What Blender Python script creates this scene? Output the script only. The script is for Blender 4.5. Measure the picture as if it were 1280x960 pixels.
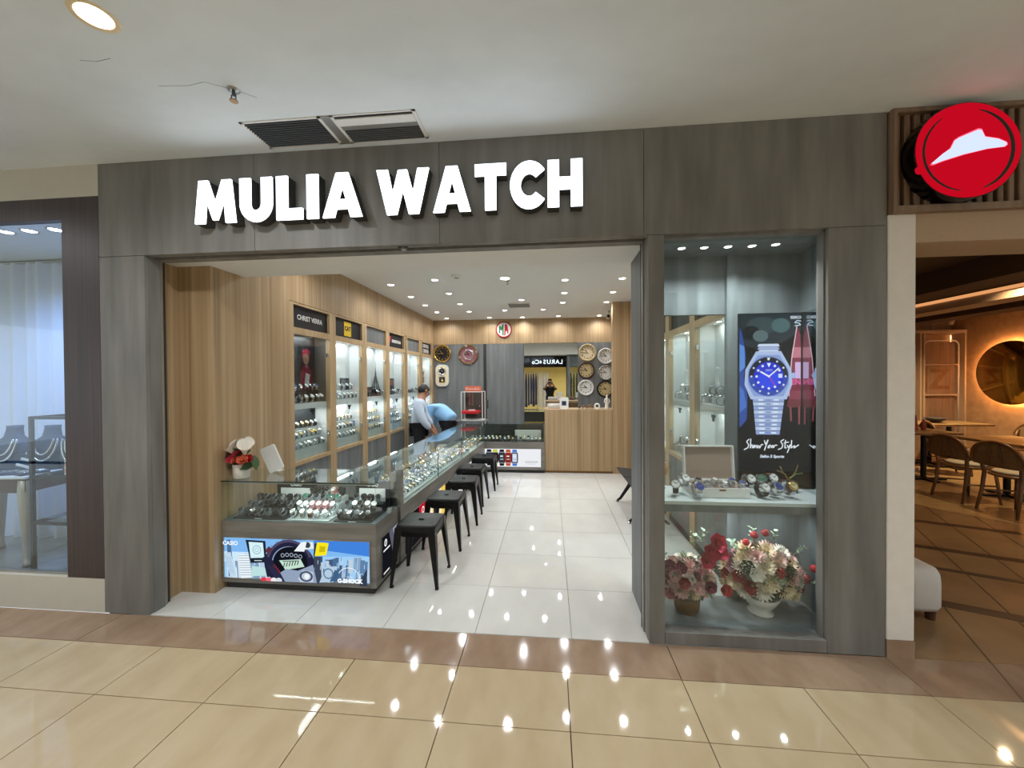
import bpy, math, random
from mathutils import Matrix, Vector
R = random.Random(7)
PI = math.pi
for o in list(bpy.data.objects): bpy.data.objects.remove(o)
scene = bpy.context.scene
col = scene.collection

# ---------------------------------------------------------------- camera, world, exposure
F_PX, YAW, PITCH, ROLL = 491.62, -.0962, -.0107, -.0064
fw = Vector((math.sin(YAW)*math.cos(PITCH), math.cos(YAW)*math.cos(PITCH), math.sin(PITCH)))
r0 = Vector((math.cos(YAW), -math.sin(YAW), 0)); u0 = r0.cross(fw)
rt = math.cos(ROLL)*r0 + math.sin(ROLL)*u0; up = -math.sin(ROLL)*r0 + math.cos(ROLL)*u0
cd = bpy.data.cameras.new('camera'); cam = bpy.data.objects.new('camera', cd); col.objects.link(cam)
cd.sensor_width = 36; cd.sensor_fit = 'HORIZONTAL'; cd.lens = F_PX/1280*36; cd.clip_start = .02; cd.clip_end = 200
cam.matrix_world = Matrix(((rt.x, up.x, -fw.x, 0), (rt.y, up.y, -fw.y, -2.4113), (rt.z, up.z, -fw.z, 1.5882), (0, 0, 0, 1)))
scene.camera = cam
W = bpy.data.worlds.new('mall_ambient'); scene.world = W; W.use_nodes = True
W.node_tree.nodes['Background'].inputs[0].default_value = (.80, .91, 1.0, 1)
W.node_tree.nodes['Background'].inputs[1].default_value = 1.3
vs = scene.view_settings
vs.view_transform = 'Standard'; vs.look = 'None'; vs.gamma = 1; vs.use_curve_mapping = False; vs.exposure = 0.18

# ---------------------------------------------------------------- materials
def lin(c):
    if isinstance(c, str): c = tuple(int(c[i:i+2], 16)/255 for i in (0, 2, 4))
    return tuple(x/12.92 if x <= .04045 else ((x+.055)/1.055)**2.4 for x in c) + (1,)
MATS = {}
def new_mat(n):
    m = bpy.data.materials.new(n); m.use_nodes = True; MATS[n] = m
    nt = m.node_tree; return m, nt, nt.nodes['Principled BSDF']
def plain(n, c, rough=.5, metal=0, coat=0, bump=0, bscale=60, var=.06, spec=.5):
    m, nt, b = new_mat(n)
    tc = nt.nodes.new('ShaderNodeTexCoord'); nz = nt.nodes.new('ShaderNodeTexNoise'); nz.inputs['Scale'].default_value = bscale
    nt.links.new(tc.outputs['Object'], nz.inputs['Vector'])
    rp = nt.nodes.new('ShaderNodeMapRange'); rp.inputs[3].default_value = 1-var; rp.inputs[4].default_value = 1+var
    nt.links.new(nz.outputs[0], rp.inputs[0])
    mx = nt.nodes.new('ShaderNodeMix'); mx.data_type = 'RGBA'; mx.blend_type = 'MULTIPLY'; mx.inputs[0].default_value = 1
    mx.inputs[6].default_value = lin(c); nt.links.new(rp.outputs[0], mx.inputs[7]); nt.links.new(mx.outputs[2], b.inputs['Base Color'])
    b.inputs['Roughness'].default_value = rough; b.inputs['Metallic'].default_value = metal
    b.inputs['Coat Weight'].default_value = coat; b.inputs['Coat Roughness'].default_value = .05
    b.inputs['Specular IOR Level'].default_value = spec
    if bump:
        bp = nt.nodes.new('ShaderNodeBump'); bp.inputs['Strength'].default_value = bump; bp.inputs['Distance'].default_value = .01
        nt.links.new(nz.outputs[0], bp.inputs['Height']); nt.links.new(bp.outputs[0], b.inputs['Normal'])
    return m
def streak(n, cols, scl, scl2, rough=.45, coat=0, pos=(0, .35, .65, 1), bump=.05, blotch=0.25):
    """two stretched noises (position based) through a colour ramp: grain along one axis"""
    m, nt, b = new_mat(n)
    g = nt.nodes.new('ShaderNodeNewGeometry')
    def nz(s, d):
        mp = nt.nodes.new('ShaderNodeMapping'); mp.inputs['Scale'].default_value = s
        t = nt.nodes.new('ShaderNodeTexNoise'); t.inputs['Scale'].default_value = 1; t.inputs['Detail'].default_value = d
        nt.links.new(g.outputs['Position'], mp.inputs[0]); nt.links.new(mp.outputs[0], t.inputs['Vector']); return t
    a = nz(scl, 3); c = nz(scl2, 4)
    mx = nt.nodes.new('ShaderNodeMix'); mx.data_type = 'FLOAT'; mx.inputs[0].default_value = blotch
    nt.links.new(a.outputs[0], mx.inputs[2]); nt.links.new(c.outputs[0], mx.inputs[3])
    mr = nt.nodes.new('ShaderNodeMapRange'); mr.inputs[1].default_value = .3; mr.inputs[2].default_value = .7
    nt.links.new(mx.outputs[0], mr.inputs[0])
    rp = nt.nodes.new('ShaderNodeValToRGB'); e = rp.color_ramp.elements
    while len(e) < len(cols): e.new(.5)
    for i, cc in enumerate(cols): e[i].position = i/(len(cols)-1) if len(cols) != 4 else pos[i]; e[i].color = lin(cc)
    nt.links.new(mr.outputs[0], rp.inputs[0]); nt.links.new(rp.outputs[0], b.inputs['Base Color'])
    b.inputs['Roughness'].default_value = rough; b.inputs['Coat Weight'].default_value = coat; b.inputs['Coat Roughness'].default_value = .03
    if bump:
        bp = nt.nodes.new('ShaderNodeBump'); bp.inputs['Strength'].default_value = bump; bp.inputs['Distance'].default_value = .004
        nt.links.new(mr.outputs[0], bp.inputs['Height']); nt.links.new(bp.outputs[0], b.inputs['Normal'])
    return m
def emit(n, c, s):
    m = bpy.data.materials.new(n); m.use_nodes = True; MATS[n] = m; nt = m.node_tree
    nt.nodes.remove(nt.nodes['Principled BSDF']); e = nt.nodes.new('ShaderNodeEmission')
    e.inputs[0].default_value = lin(c); e.inputs[1].default_value = s
    nt.links.new(e.outputs[0], nt.nodes['Material Output'].inputs[0]); return m
def glass(n, tint=(.93, .96, .95), ior=1.5, rough=0.0):
    """thin pane: clear transmission plus Fresnel reflection"""
    m = bpy.data.materials.new(n); m.use_nodes = True; MATS[n] = m; nt = m.node_tree
    nt.nodes.remove(nt.nodes['Principled BSDF'])
    t = nt.nodes.new('ShaderNodeBsdfTransparent'); t.inputs[0].default_value = tint+(1,)
    g = nt.nodes.new('ShaderNodeBsdfGlossy'); g.inputs['Roughness'].default_value = rough; g.inputs[0].default_value = (.95, .97, 1, 1)
    f = nt.nodes.new('ShaderNodeFresnel')
    gm = nt.nodes.new('ShaderNodeNewGeometry'); mr = nt.nodes.new('ShaderNodeMapRange'); mr.inputs[3].default_value = ior; mr.inputs[4].default_value = 1/ior
    nt.links.new(gm.outputs['Backfacing'], mr.inputs[0]); nt.links.new(mr.outputs[0], f.inputs[0])
    x = nt.nodes.new('ShaderNodeMixShader'); nt.links.new(f.outputs[0], x.inputs[0]); nt.links.new(t.outputs[0], x.inputs[1]); nt.links.new(g.outputs[0], x.inputs[2])
    nt.links.new(x.outputs[0], nt.nodes['Material Output'].inputs[0]); return m
def printed(n, s, light):
    """flat print: colours come from the face-colour attribute of the printed artwork"""
    m, nt, b = new_mat(n); a = nt.nodes.new('ShaderNodeAttribute'); a.attribute_name = 'Col'
    if light:
        e = nt.nodes.new('ShaderNodeEmission'); e.inputs[1].default_value = s
        nt.links.new(a.outputs[0], e.inputs[0]); nt.links.new(e.outputs[0], nt.nodes['Material Output'].inputs[0])
    else:
        nt.links.new(a.outputs[0], b.inputs['Base Color']); b.inputs['Roughness'].default_value = .35
    return m

streak('grey_laminate', ['605D58', '73706B', '7F7C77', '8C8983'], (11, 11, 1.3), (2.2, 2.2, .8), rough=.5, blotch=.45)
streak('grey_counter', ['6E6962', '7C7770', '87827A', '938E86'], (2, 2, 26), (3, 3, 9), rough=.4, blotch=.3)
streak('grey_panel', ['5E6162', '6B6E6F', '777A7A', '848787'], (14, 14, 1.0), (3, 3, .8), rough=.5, blotch=.4)
streak('grey_cool', ['555B5B', '62696A', '6F7778', '7C8586'], (14, 14, 1.0), (3, 3, .8), rough=.5, blotch=.4)
streak('oak', ['8C7454', 'A68A66', 'B49975', 'C2A987'], (42, 42, .35), (9, 9, .5), rough=.42, blotch=.35)
streak('oak_plain', ['A88D68', 'B49973', 'BDA27C', 'C7AD88'], (30, 30, .6), (5, 5, .8), rough=.4, blotch=.4)
streak('oak_brown', ['6B4D33', '7E5D3F', '8E6B4A', '9C7855'], (42, 42, .35), (9, 9, .5), rough=.42, blotch=.35)
streak('dark_brown', ['2E211D', '382925', '42312B', '4B3932'], (60, 60, .8), (6, 6, 1), rough=.4)
streak('flute_wood', ['6F5740', '7E6550', '8B715A', '977C63'], (20, 20, 1), (6, 6, 1), rough=.5)
streak('cream_tile', ['B8A27F', 'BFA987', 'C5B08F', 'CBB798'], (7, 3, 7), (1.2, 1.2, 1.2), rough=.045, coat=.0, bump=0, blotch=.5)
streak('brown_tile', ['8D725C', '987D66', 'A38870', 'AE947C'], (9, 5, 9), (2, 2, 2), rough=.08, coat=.0, bump=0, blotch=.5)
streak('white_tile', ['D3D1CB', 'D9D7D1', 'DEDCD6', 'E3E1DC'], (5, 3, 5), (1.2, 1.2, 1.2), rough=.035, coat=.0, bump=0, blotch=.5)
streak('resto_floor', ['6E5436', '7C6040', '876A48', '947653'], (4, 4, 4), (1.3, 1.3, 1.3), rough=.3, coat=.1, bump=0, blotch=.5)
streak('resto_band', ['35261C', '3F2D21', '4A3628', '54402F'], (4, 4, 4), (1.3, 1.3, 1.3), rough=.3, bump=0)
streak('resto_wall', ['A5815A', 'B08A62', 'B8926A', 'C29C74'], (8, 8, 8), (2, 2, 2), rough=.8, bump=.1)
streak('resto_wood', ['5C3D22', '6C4A2B', '7A5634', '88623E'], (30, 6, 6), (4, 4, 4), rough=.35)
streak('table_wood', ['8A6A42', '9A7A50', 'A78A5E', 'B3966A'], (6, 30, 6), (4, 4, 4), rough=.3)
streak('cane', ['6B5136', '7D6143', '8E724F', 'A08259'], (150, 150, 150), (20, 20, 20), rough=.7, bump=.3)
streak('white_ceiling', ['D6DDE0', 'DCE3E6', 'E0E7EA', 'E4EBEE'], (1.1, 2.2, 1), (6, 9, 6), rough=.9, bump=.03, blotch=.3)
plain('white_paint', 'DAD9D4', .8, bscale=12, var=.03)
plain('shop_white', 'E2E1DC', .8, bscale=8, var=.02)
plain('cream_paint', 'C9C3B4', .8, bscale=10, var=.05, bump=.05)
plain('pillar_white', 'E6DFD6', .75, bscale=14, var=.07, bump=.05)
plain('cabinet_white', 'E6E8E8', .6, var=.02)
plain('cabinet_dark', '2A2F33', .5)
plain('blue_board', '6F86A0', .6)
plain('black_metal', '101011', .38, metal=.3, spec=.4)
plain('black_matte', '0D0D0E', .6)
plain('black_gloss', '08080A', .12, coat=.5)
plain('dark_grey', '33322F', .6)
plain('grout', '5E5245', .9)
plain('shop_grout', 'C4C1BB', .9)
plain('glass_edge', '1F2A28', .2)
plain('alu', 'A5A39C', .35, metal=.7)
plain('steel', 'C9CCD0', .22, metal=1, var=.02)
plain('steel_dark', '5A5D61', .3, metal=1)
plain('gold', 'D4AF62', .25, metal=1)
plain('bronze', '8C6B45', .35, metal=.8)
plain('chrome', 'E2E4E6', .08, metal=1, var=.01)
plain('dial_white', 'E8E8E4', .3, coat=.4)
plain('dial_blue', '24408F', .3, coat=.4)
plain('dial_black', '14161A', .25, coat=.5)
plain('dial_green', '2E6B55', .3, coat=.4)
plain('dial_gold', 'CBB98A', .3, coat=.4)
plain('leather_brown', '6A4128', .6)
plain('leather_black', '1B1A1A', .55)
plain('resin_black', '1D1F21', .4)
plain('resin_grey', '6F777A', .4)
plain('resin_pink', 'C98F93', .4)
plain('white_plastic', 'E4E2DE', .35)
plain('white_ceramic', 'E0DBD2', .2, coat=.4)
plain('cushion_cream', 'D8CBAE', .8, bump=.1, bscale=90)
plain('upholstery', 'C9C3BA', .85, bump=.15, bscale=120)
plain('red_plastic', 'C81E22', .35)
plain('red_brown', '7E3626', .5)
plain('terracotta', 'A5713C', .45, coat=.2)
plain('beige_velvet', 'A08C7C', .9, bump=.1)
plain('marble_grey', '8C9192', .25, coat=.3, bscale=7, var=.25)
plain('shelf_white', 'C8D2D0', .35, bscale=9, var=.1)
plain('velvet_navy', '2F4258', .8, bump=.1, bscale=200)
plain('curtain_white', 'D6DAE4', .9, bump=.05, bscale=60)
plain('leg_silver', 'B9AFA0', .35, metal=.5)
plain('skin', 'A9765A', .55, bump=.03)
plain('hair_black', '17130F', .6, bump=.3, bscale=300)
plain('shirt_pale', 'BCC9DA', .85, bump=.15, bscale=40)
plain('shirt_blue', '8FBEE6', .85, bump=.15, bscale=40)
plain('trouser_black', '121317', .85)
plain('denim', '2A3756', .9, bump=.2, bscale=150)
plain('cloth_brown', '43302B', .9, bump=.2, bscale=150)
plain('cloth_olive', '4B5244', .9)
plain('cloth_white', 'D0CCC4', .9)
plain('stem_green', '3F5B34', .6)
plain('leaf_green', '5B7A4C', .55)
plain('leaf_dark', '33503E', .55)
plain('leaf_sage', '8FA48C', .6)
plain('petal_white', 'E9E2D6', .7)
plain('petal_blush', 'E3B7B2', .7)
plain('petal_pink', 'D98C9A', .7)
plain('petal_hot', 'C8234F', .7)
plain('petal_red', '8E1A24', .65)
plain('petal_scarlet', 'B8202B', .65)
plain('petal_plum', '7A1A45', .65)
plain('petal_cream', 'E6D3B0', .7)
plain('petal_orange', 'E0704E', .65)
plain('petal_mauve', '9A6470', .7)
plain('paper_white', 'E8E6E2', .8)
plain('walnut', '4A2B1B', .45, bscale=30, var=.2)
plain('camera_lens', '1A1A1C', .1, coat=.6)
plain('resto_ceiling', '5A4330', .8)
plain('resto_beige', 'B79C80', .75)
plain('amber_glass', '6B5118', .1, coat=.5)
plain('yellow_wall', 'D8C070', .7)
plain('smoked_mirror', 'B09A50', .12, metal=1)
glass('clear_glass')
glass('case_glass', (.90, .95, .93))
glass('acrylic', (.94, .96, .96), 1.35)
m, nt, b = new_mat('mirror'); b.inputs['Metallic'].default_value = 1; b.inputs['Roughness'].default_value = .01; b.inputs['Base Color'].default_value = (.86, .88, .87, 1)
m, nt, b = new_mat('dark_mirror'); b.inputs['Metallic'].default_value = 1; b.inputs['Roughness'].default_value = .02; b.inputs['Base Color'].default_value = (.62, .66, .68, 1)
m, nt, b = new_mat('curtain_sheer'); b.inputs['Base Color'].default_value = lin('D6DCEA'); b.inputs['Roughness'].default_value = .9; b.inputs['Transmission Weight'].default_value = 0
emit('lamp_white', 'FFFDF6', 14); emit('lamp_warm', 'FFE3B8', 12); emit('lamp_cool', 'F2F7FF', 14)
emit('letter_glow', 'E6F2FF', 3.2); emit('letter_edge', 'F6FBFF', 3.4)
emit('cove_warm', 'FFB070', .7); emit('halo_warm', 'FFB878', 34); emit('strip_warm', 'FFBE80', 5.0); emit('sign_red', 'C60A20', .85); emit('sign_white', 'D6E4FF', .95); emit('sign_pink', 'FF5A78', 1.1)
emit('larus_glow', 'E6F4FF', 1.6); emit('purple_glow', '7A4CFF', 1.4)
printed('lightbox_print', .95, True); printed('screen_print', .9, True); printed('flat_print', 1, False)
M_ = MATS

# ---------------------------------------------------------------- mesh helpers
class MB:
    def __init__(s): s.v = []; s.f = []; s.m = []; s.sm = []; s.c = []; s.mats = []
    def mi(s, name):
        if name not in s.mats: s.mats.append(name)
        return s.mats.index(name)
    def add(s, vs_, fs_, m, smooth=False, M=None, c=None):
        k = len(s.v); i = s.mi(m)
        s.v += [tuple(M @ Vector(p)) if M is not None else tuple(p) for p in vs_]
        for f in fs_: s.f.append([k+j for j in f]); s.m.append(i); s.sm.append(smooth); s.c.append(c)
        return s
    def box(s, x0, x1, y0, y1, z0, z1, m, M=None, taper=None, c=None):
        t = taper or 0
        v = [(x0, y0, z0), (x1, y0, z0), (x1, y1, z0), (x0, y1, z0), (x0+t, y0+t, z1), (x1-t, y0+t, z1), (x1-t, y1-t, z1), (x0+t, y1-t, z1)]
        return s.add(v, [(3, 2, 1, 0), (4, 5, 6, 7), (0, 1, 5, 4), (1, 2, 6, 5), (2, 3, 7, 6), (3, 0, 4, 7)], m, False, M, c)
    def bbox(s, x0, x1, y0, y1, z0, z1, m, b=.005, M=None):
        """box with chamfered edges"""
        v = []; idx = {}
        xs, ys, zs = (x0, x1), (y0, y1), (z0, z1)
        for i in (0, 1):
            for j in (0, 1):
                for k in (0, 1):
                    sx, sy, sz = (b, -b)[i], (b, -b)[j], (b, -b)[k]
                    idx[i, j, k, 0] = len(v); v.append((xs[i], ys[j]+sy, zs[k]+sz))
                    idx[i, j, k, 1] = len(v); v.append((xs[i]+sx, ys[j], zs[k]+sz))
                    idx[i, j, k, 2] = len(v); v.append((xs[i]+sx, ys[j]+sy, zs[k]))
        f = []
        for a in (0, 1):
            f.append([idx[a, 0, 0, 0], idx[a, 1, 0, 0], idx[a, 1, 1, 0], idx[a, 0, 1, 0]][::(1 if a else -1)])
            f.append([idx[0, a, 0, 1], idx[1, a, 0, 1], idx[1, a, 1, 1], idx[0, a, 1, 1]][::(-1 if a else 1)])
            f.append([idx[0, 0, a, 2], idx[1, 0, a, 2], idx[1, 1, a, 2], idx[0, 1, a, 2]][::(1 if a else -1)])
        for i in (0, 1):
            for j in (0, 1):
                f.append([idx[i, j, 0, 0], idx[i, j, 1, 0], idx[i, j, 1, 1], idx[i, j, 0, 1]])
                f.append([idx[i, 0, j, 0], idx[i, 1, j, 0], idx[i, 1, j, 2], idx[i, 0, j, 2]])
                f.append([idx[0, i, j, 1], idx[1, i, j, 1], idx[1, i, j, 2], idx[0, i, j, 2]])
                for k in (0, 1): f.append([idx[i, j, k, 0], idx[i, j, k, 1], idx[i, j, k, 2]])
        return s.add(v, f, m, False, M)
    def lathe(s, prof, m, n=16, M=None, smooth=True, sx=1, sy=1, cap=True):
        v = []; f = []
        for r, z in prof:
            for i in range(n): a = 2*PI*i/n; v.append((r*math.cos(a)*sx, r*math.sin(a)*sy, z))
        for j in range(len(prof)-1):
            for i in range(n): f.append((j*n+i, j*n+(i+1) % n, (j+1)*n+(i+1) % n, (j+1)*n+i))
        s.add(v, f, m, smooth, M)
        if cap:
            for j, d in ((0, -1), (len(prof)-1, 1)):
                if prof[j][0] > 1e-5: s.add([v[j*n+i] for i in range(n)], [tuple(range(n))[::d]], m, False, M)
        return s
    def tube(s, pts, rad, m, n=8, M=None, smooth=True, closed=False, flat=1.0):
        pts = [Vector(p) for p in pts]; k = len(pts); v = []; f = []
        if not isinstance(rad, (list, tuple)): rad = [rad]*k
        ref = None
        for i, p in enumerate(pts):
            if closed: t = pts[(i+1) % k]-pts[i-1]
            else: t = pts[min(i+1, k-1)]-pts[max(i-1, 0)]
            t.normalize()
            if ref is None:
                ref = Vector((0, 0, 1)) if abs(t.z) < .9 else Vector((1, 0, 0))
            a = t.cross(ref).normalized(); b_ = a.cross(t).normalized(); ref = b_
            for j in range(n):
                th = 2*PI*j/n+PI/n; v.append(p+rad[i]*(math.cos(th)*a+flat*math.sin(th)*b_))
        for i in range(k if closed else k-1):
            for j in range(n):
                q = (i+1) % k; f.append((i*n+j, i*n+(j+1) % n, q*n+(j+1) % n, q*n+j))
        if not closed: f += [tuple(range(n))[::-1], tuple(range((k-1)*n, k*n))]
        return s.add(v, f, m, smooth, M)
    def prism(s, poly, d, m, M=None, c=None, mside=None):
        """polygon in local xy, front at z=0 facing +z, extruded to z=-d"""
        n = len(poly); v = [(x, y, 0) for x, y in poly]+[(x, y, -d) for x, y in poly]
        s.add(v, [tuple(range(n))], m, False, M, c)
        if d: s.add(v, [tuple(range(2*n-1, n-1, -1))]+[(i, n+i, n+(i+1) % n, (i+1) % n) for i in range(n)], mside or m, False, M, c)
        return s
    def sphere(s, r, m, n=12, M=None, sx=1, sy=1, sz=1):
        k = max(5, n//2+1)
        return s.lathe([(max(1e-4, r*math.sin(PI*i/(k-1))), -r*sz*math.cos(PI*i/(k-1))) for i in range(k)], m, n, M, True, sx, sy, cap=False)
    def text(s, body, size, m, M=None, d=.002, bold=0, c=None, align='CENTER', shear=0):
        v, f = text_geo(body, size, d, bold, align, shear); return s.add(v, f, m, False, M, c)
    def mesh(s, name):
        me = bpy.data.meshes.new(name); me.from_pydata(s.v, [], s.f)
        for n in s.mats: me.materials.append(M_[n])
        me.polygons.foreach_set('material_index', s.m); me.polygons.foreach_set('use_smooth', s.sm)
        if any(c is not None for c in s.c):
            at = me.color_attributes.new('Col', 'FLOAT_COLOR', 'CORNER'); buf = []
            for f, c in zip(s.f, s.c): buf += list(lin(c) if c is not None else (1, 1, 1, 1))*len(f)
            at.data.foreach_set('color', buf)
        me.update(); return me
    def obj(s, name, parent=None, loc=None, rot=None):
        return link(name, s.mesh(name), parent, loc, rot)
_tc = {}
def text_geo(body, size, d, bold, align, shear):
    k = (body, size, d, bold, align, shear)
    if k not in _tc:
        cu = bpy.data.curves.new('t', 'FONT'); cu.body = body; cu.size = size; cu.extrude = d/2; cu.offset = bold
        cu.align_x = align; cu.align_y = 'CENTER'; cu.resolution_u = 3; cu.shear = shear
        ob = bpy.data.objects.new('t', cu); col.objects.link(ob); dg = bpy.context.evaluated_depsgraph_get()
        me = bpy.data.meshes.new_from_object(ob.evaluated_get(dg))
        _tc[k] = ([tuple(v.co) for v in me.vertices], [tuple(p.vertices) for p in me.polygons])
        bpy.data.objects.remove(ob); bpy.data.curves.remove(cu); bpy.data.meshes.remove(me)
    return _tc[k]
def link(name, data, parent=None, loc=None, rot=None):
    o = bpy.data.objects.new(name, data); col.objects.link(o)
    if parent is not None: o.parent = parent
    if loc is not None: o.location = loc
    if rot is not None: o.rotation_euler = rot
    return o
def tag(o, label, cat, group=None):
    o['label'] = label; o['category'] = cat
    if group: o['group'] = group
    return o
def thing(name, label, cat, loc=(0, 0, 0), rot=(0, 0, 0), group=None):
    return tag(link(name, None, None, loc, rot), label, cat, group)
def struct(o, label=None):
    o['kind'] = 'structure'
    if label: o['label'] = label
    return o
def copy_tree(o, parent=None):
    c = o.copy(); col.objects.link(c)
    if parent is not None: c.parent = parent
    for ch in o.children: copy_tree(ch, c)
    return c
def T(x, y, z): return Matrix.Translation((x, y, z))
def RX(a): return Matrix.Rotation(a, 4, 'X')
def RY(a): return Matrix.Rotation(a, 4, 'Y')
def RZ(a): return Matrix.Rotation(a, 4, 'Z')
def SC(x, y, z): return Matrix.Diagonal((x, y, z, 1))
# frame for things facing the camera corridor (-y): local x->x, local y->z, local z->-y
FRONT = Matrix(((1, 0, 0, 0), (0, 0, -1, 0), (0, 1, 0, 0), (0, 0, 0, 1)))
# facing +x (left wall): local x -> +y, local y -> z, local z -> +x
EAST = Matrix(((0, 0, 1, 0), (1, 0, 0, 0), (0, 1, 0, 0), (0, 0, 0, 1)))
# facing -x (right wall): local x -> -y, local y -> z, local z -> -x
WEST = Matrix(((0, 0, -1, 0), (-1, 0, 0, 0), (0, 1, 0, 0), (0, 0, 0, 1)))
# facing +y: local x -> -x, local y -> z, local z -> +y
NORTH = Matrix(((-1, 0, 0, 0), (0, 0, 1, 0), (0, 1, 0, 0), (0, 0, 0, 1)))
def circ(cx, cy, r, n=20, ry=None, a0=0, a1=2*PI):
    ry = r if ry is None else ry
    return [(cx+r*math.cos(a0+(a1-a0)*i/n), cy+ry*math.sin(a0+(a1-a0)*i/n)) for i in range(n+(0 if abs(a1-a0-2*PI) < 1e-6 else 1))]
def ringpoly(mb, cx, cy, r0_, r1_, m, M, c=None, n=28, a0=0, a1=2*PI, e=1.0):
    v = []; f = []
    for i in range(n+1):
        a = a0+(a1-a0)*i/n; v += [(cx+r0_*math.cos(a)*e, cy+r0_*math.sin(a), 0), (cx+r1_*math.cos(a)*e, cy+r1_*math.sin(a), 0)]
    for i in range(n): f.append((2*i, 2*i+1, 2*i+3, 2*i+2))
    mb.add(v, f, m, False, M, c)
def spot(name, parent, loc, energy, color, size=2.0, blend=.6, radius=.035, rot=(0, 0, 0)):
    l = bpy.data.lights.new(name, 'SPOT'); l.energy = energy; l.color = color; l.spot_size = size; l.spot_blend = blend; l.shadow_soft_size = radius
    return link(name, l, parent, loc, rot)
def area(name, parent, loc, rot, sx, sy, energy, color):
    l = bpy.data.lights.new(name, 'AREA'); l.shape = 'RECTANGLE'; l.size = sx; l.size_y = sy; l.energy = energy; l.color = color
    return link(name, l, parent, loc, rot)
# ================================================================ STRUCTURE
# ---- mall floor
def tile_grid(parent, xs, ys, m, name='tile', gap=.0035, th=.012, ztop=0.0):
    cache = {}
    for i in range(len(xs)-1):
        for j in range(len(ys)-1):
            x0, x1 = xs[i], xs[i+1]; y0, y1 = sorted((ys[j], ys[j+1]))
            k = (round(x1-x0, 4), round(y1-y0, 4))
            if k not in cache:
                w, d = k[0]/2-gap/2, k[1]/2-gap/2
                cache[k] = MB().box(-w, w, -d, d, -th, 0, m, taper=.0008).mesh(name)
            link(name, cache[k], parent, ((x0+x1)/2, (y0+y1)/2, ztop))
fl = struct(MB().box(-14, 14, -10, 0.0, -.16, -.012, 'grout').obj('floor'), 'cream tiled mall floor with a brown border strip')
X0 = -2.916
xs = [X0+.6*i for i in range(-5, 13)]
tile_grid(fl, xs, [-.28, -.64, -1.24, -1.84, -2.44, -3.04, -3.64, -4.24], 'cream_tile')
tile_grid(fl, [X0+1.2*i for i in range(-4, 8)], [0, -.28], 'brown_tile', 'border_tile')
b = MB()
for (a0, a1) in ((-14, xs[0]), (xs[-1], 14)): b.box(a0, a1-.002, -4.5, -.282, -.012, 0, 'cream_tile')
b.box(-14, 14, -10, -4.242, -.012, 0, 'cream_tile')
b.box(-14, X0-4.8, -.28, 0, -.012, 0, 'brown_tile'); b.box(X0+8.4, 14, -.28, 0, -.012, 0, 'brown_tile')
b.obj('outer_tiling', fl)
# ---- mall ceiling
ce = struct(MB().box(-14, 14, -10, 0.06, 3.075, 3.2, 'white_ceiling').obj('ceiling'), 'white painted mall ceiling')
# ---- facade: dark grey laminate portal built from panels
fa = struct(MB().box(-3.06, -2.74, .03, .05, 0, 3.075, 'dark_grey').box(-2.74, 1.58, .03, .05, 2.46, 3.075, 'dark_grey').box(1.60, 1.89, .03, .05, 0, 3.075, 'dark_grey').obj('wall_front'), 'dark grey streaked laminate shopfront')
G = .0012
def fpanel(x0, x1, z0, z1, y0=0, y1=.03): MB().bbox(x0+G, x1-G, y0, y1, z0+G, z1-G, 'grey_laminate', .0012).obj('panel', fa)
for x0, x1 in ((-3.06, -1.92), (-1.92, -.68), (-.68, .56), (.56, 1.89)): fpanel(x0, x1, 2.443, 3.075)
fpanel(-3.06, -2.72, 0, 2.443)
fpanel(.585, .678, 0, 2.443)
fpanel(1.582, 1.89, 0, 2.443); fpanel(.678, 1.582, 0, .075)
# reveals (jambs, window reveal, returns)
b = MB()
b.box(-2.755, -2.72, .03, .11, 0, 2.443, 'grey_laminate'); b.box(-2.82, -2.755, .05, .14, 0, 2.88, 'dark_grey')
b.box(.585, .615, .03, .13, 0, 2.443, 'grey_laminate')
b.box(1.575, 1.60, .03, .09, .06, 2.43, 'grey_laminate'); b.box(.68, 1.575, .03, .085, .03, .066, 'grey_laminate'); b.box(.68, 1.575, .03, .09, 2.43, 2.46, 'grey_laminate')
b.box(-2.755, .585, .03, .06, 2.443, 2.50, 'grey_laminate')
b.obj('reveal', fa)
for pts in ([(-1.95, -.60), (-1.80, -.585), (-1.70, -.60), (-1.62, -.55)], [(-1.585, -.53), (-1.52, -.47)], [(-2.15, -.78), (-2.08, -.765), (-2.0, -.775)]): MB().tube([(x, y, 3.0752) for x, y in pts], .0016, 'dark_grey', 4, flat=.3).obj('crack', ce)
b = MB().box(-2.75, .60, .06, .10, 2.455, 2.56, 'black_matte'); b.obj('shutter_slot', fa)
b = MB().box(-2.75, .60, .10, .17, 2.44, 2.56, 'grey_laminate'); b.obj('slot_lip', fa)
for x in (-2.752, .596): MB().box(x-.02, x+.02, .11, .138, 0, 2.44, 'alu').box(x-.02, x+.004, .138, .17, 0, 2.44, 'dark_grey').obj('shutter_rail', fa)
MB().lathe([(.018, 0), (.02, .012), (.008, .02)], 'alu', 10, T(-.93, .045, 2.425)).box(-.96, -.90, .03, .06, 2.436, 2.446, 'steel_dark').obj('latch', fa)
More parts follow.
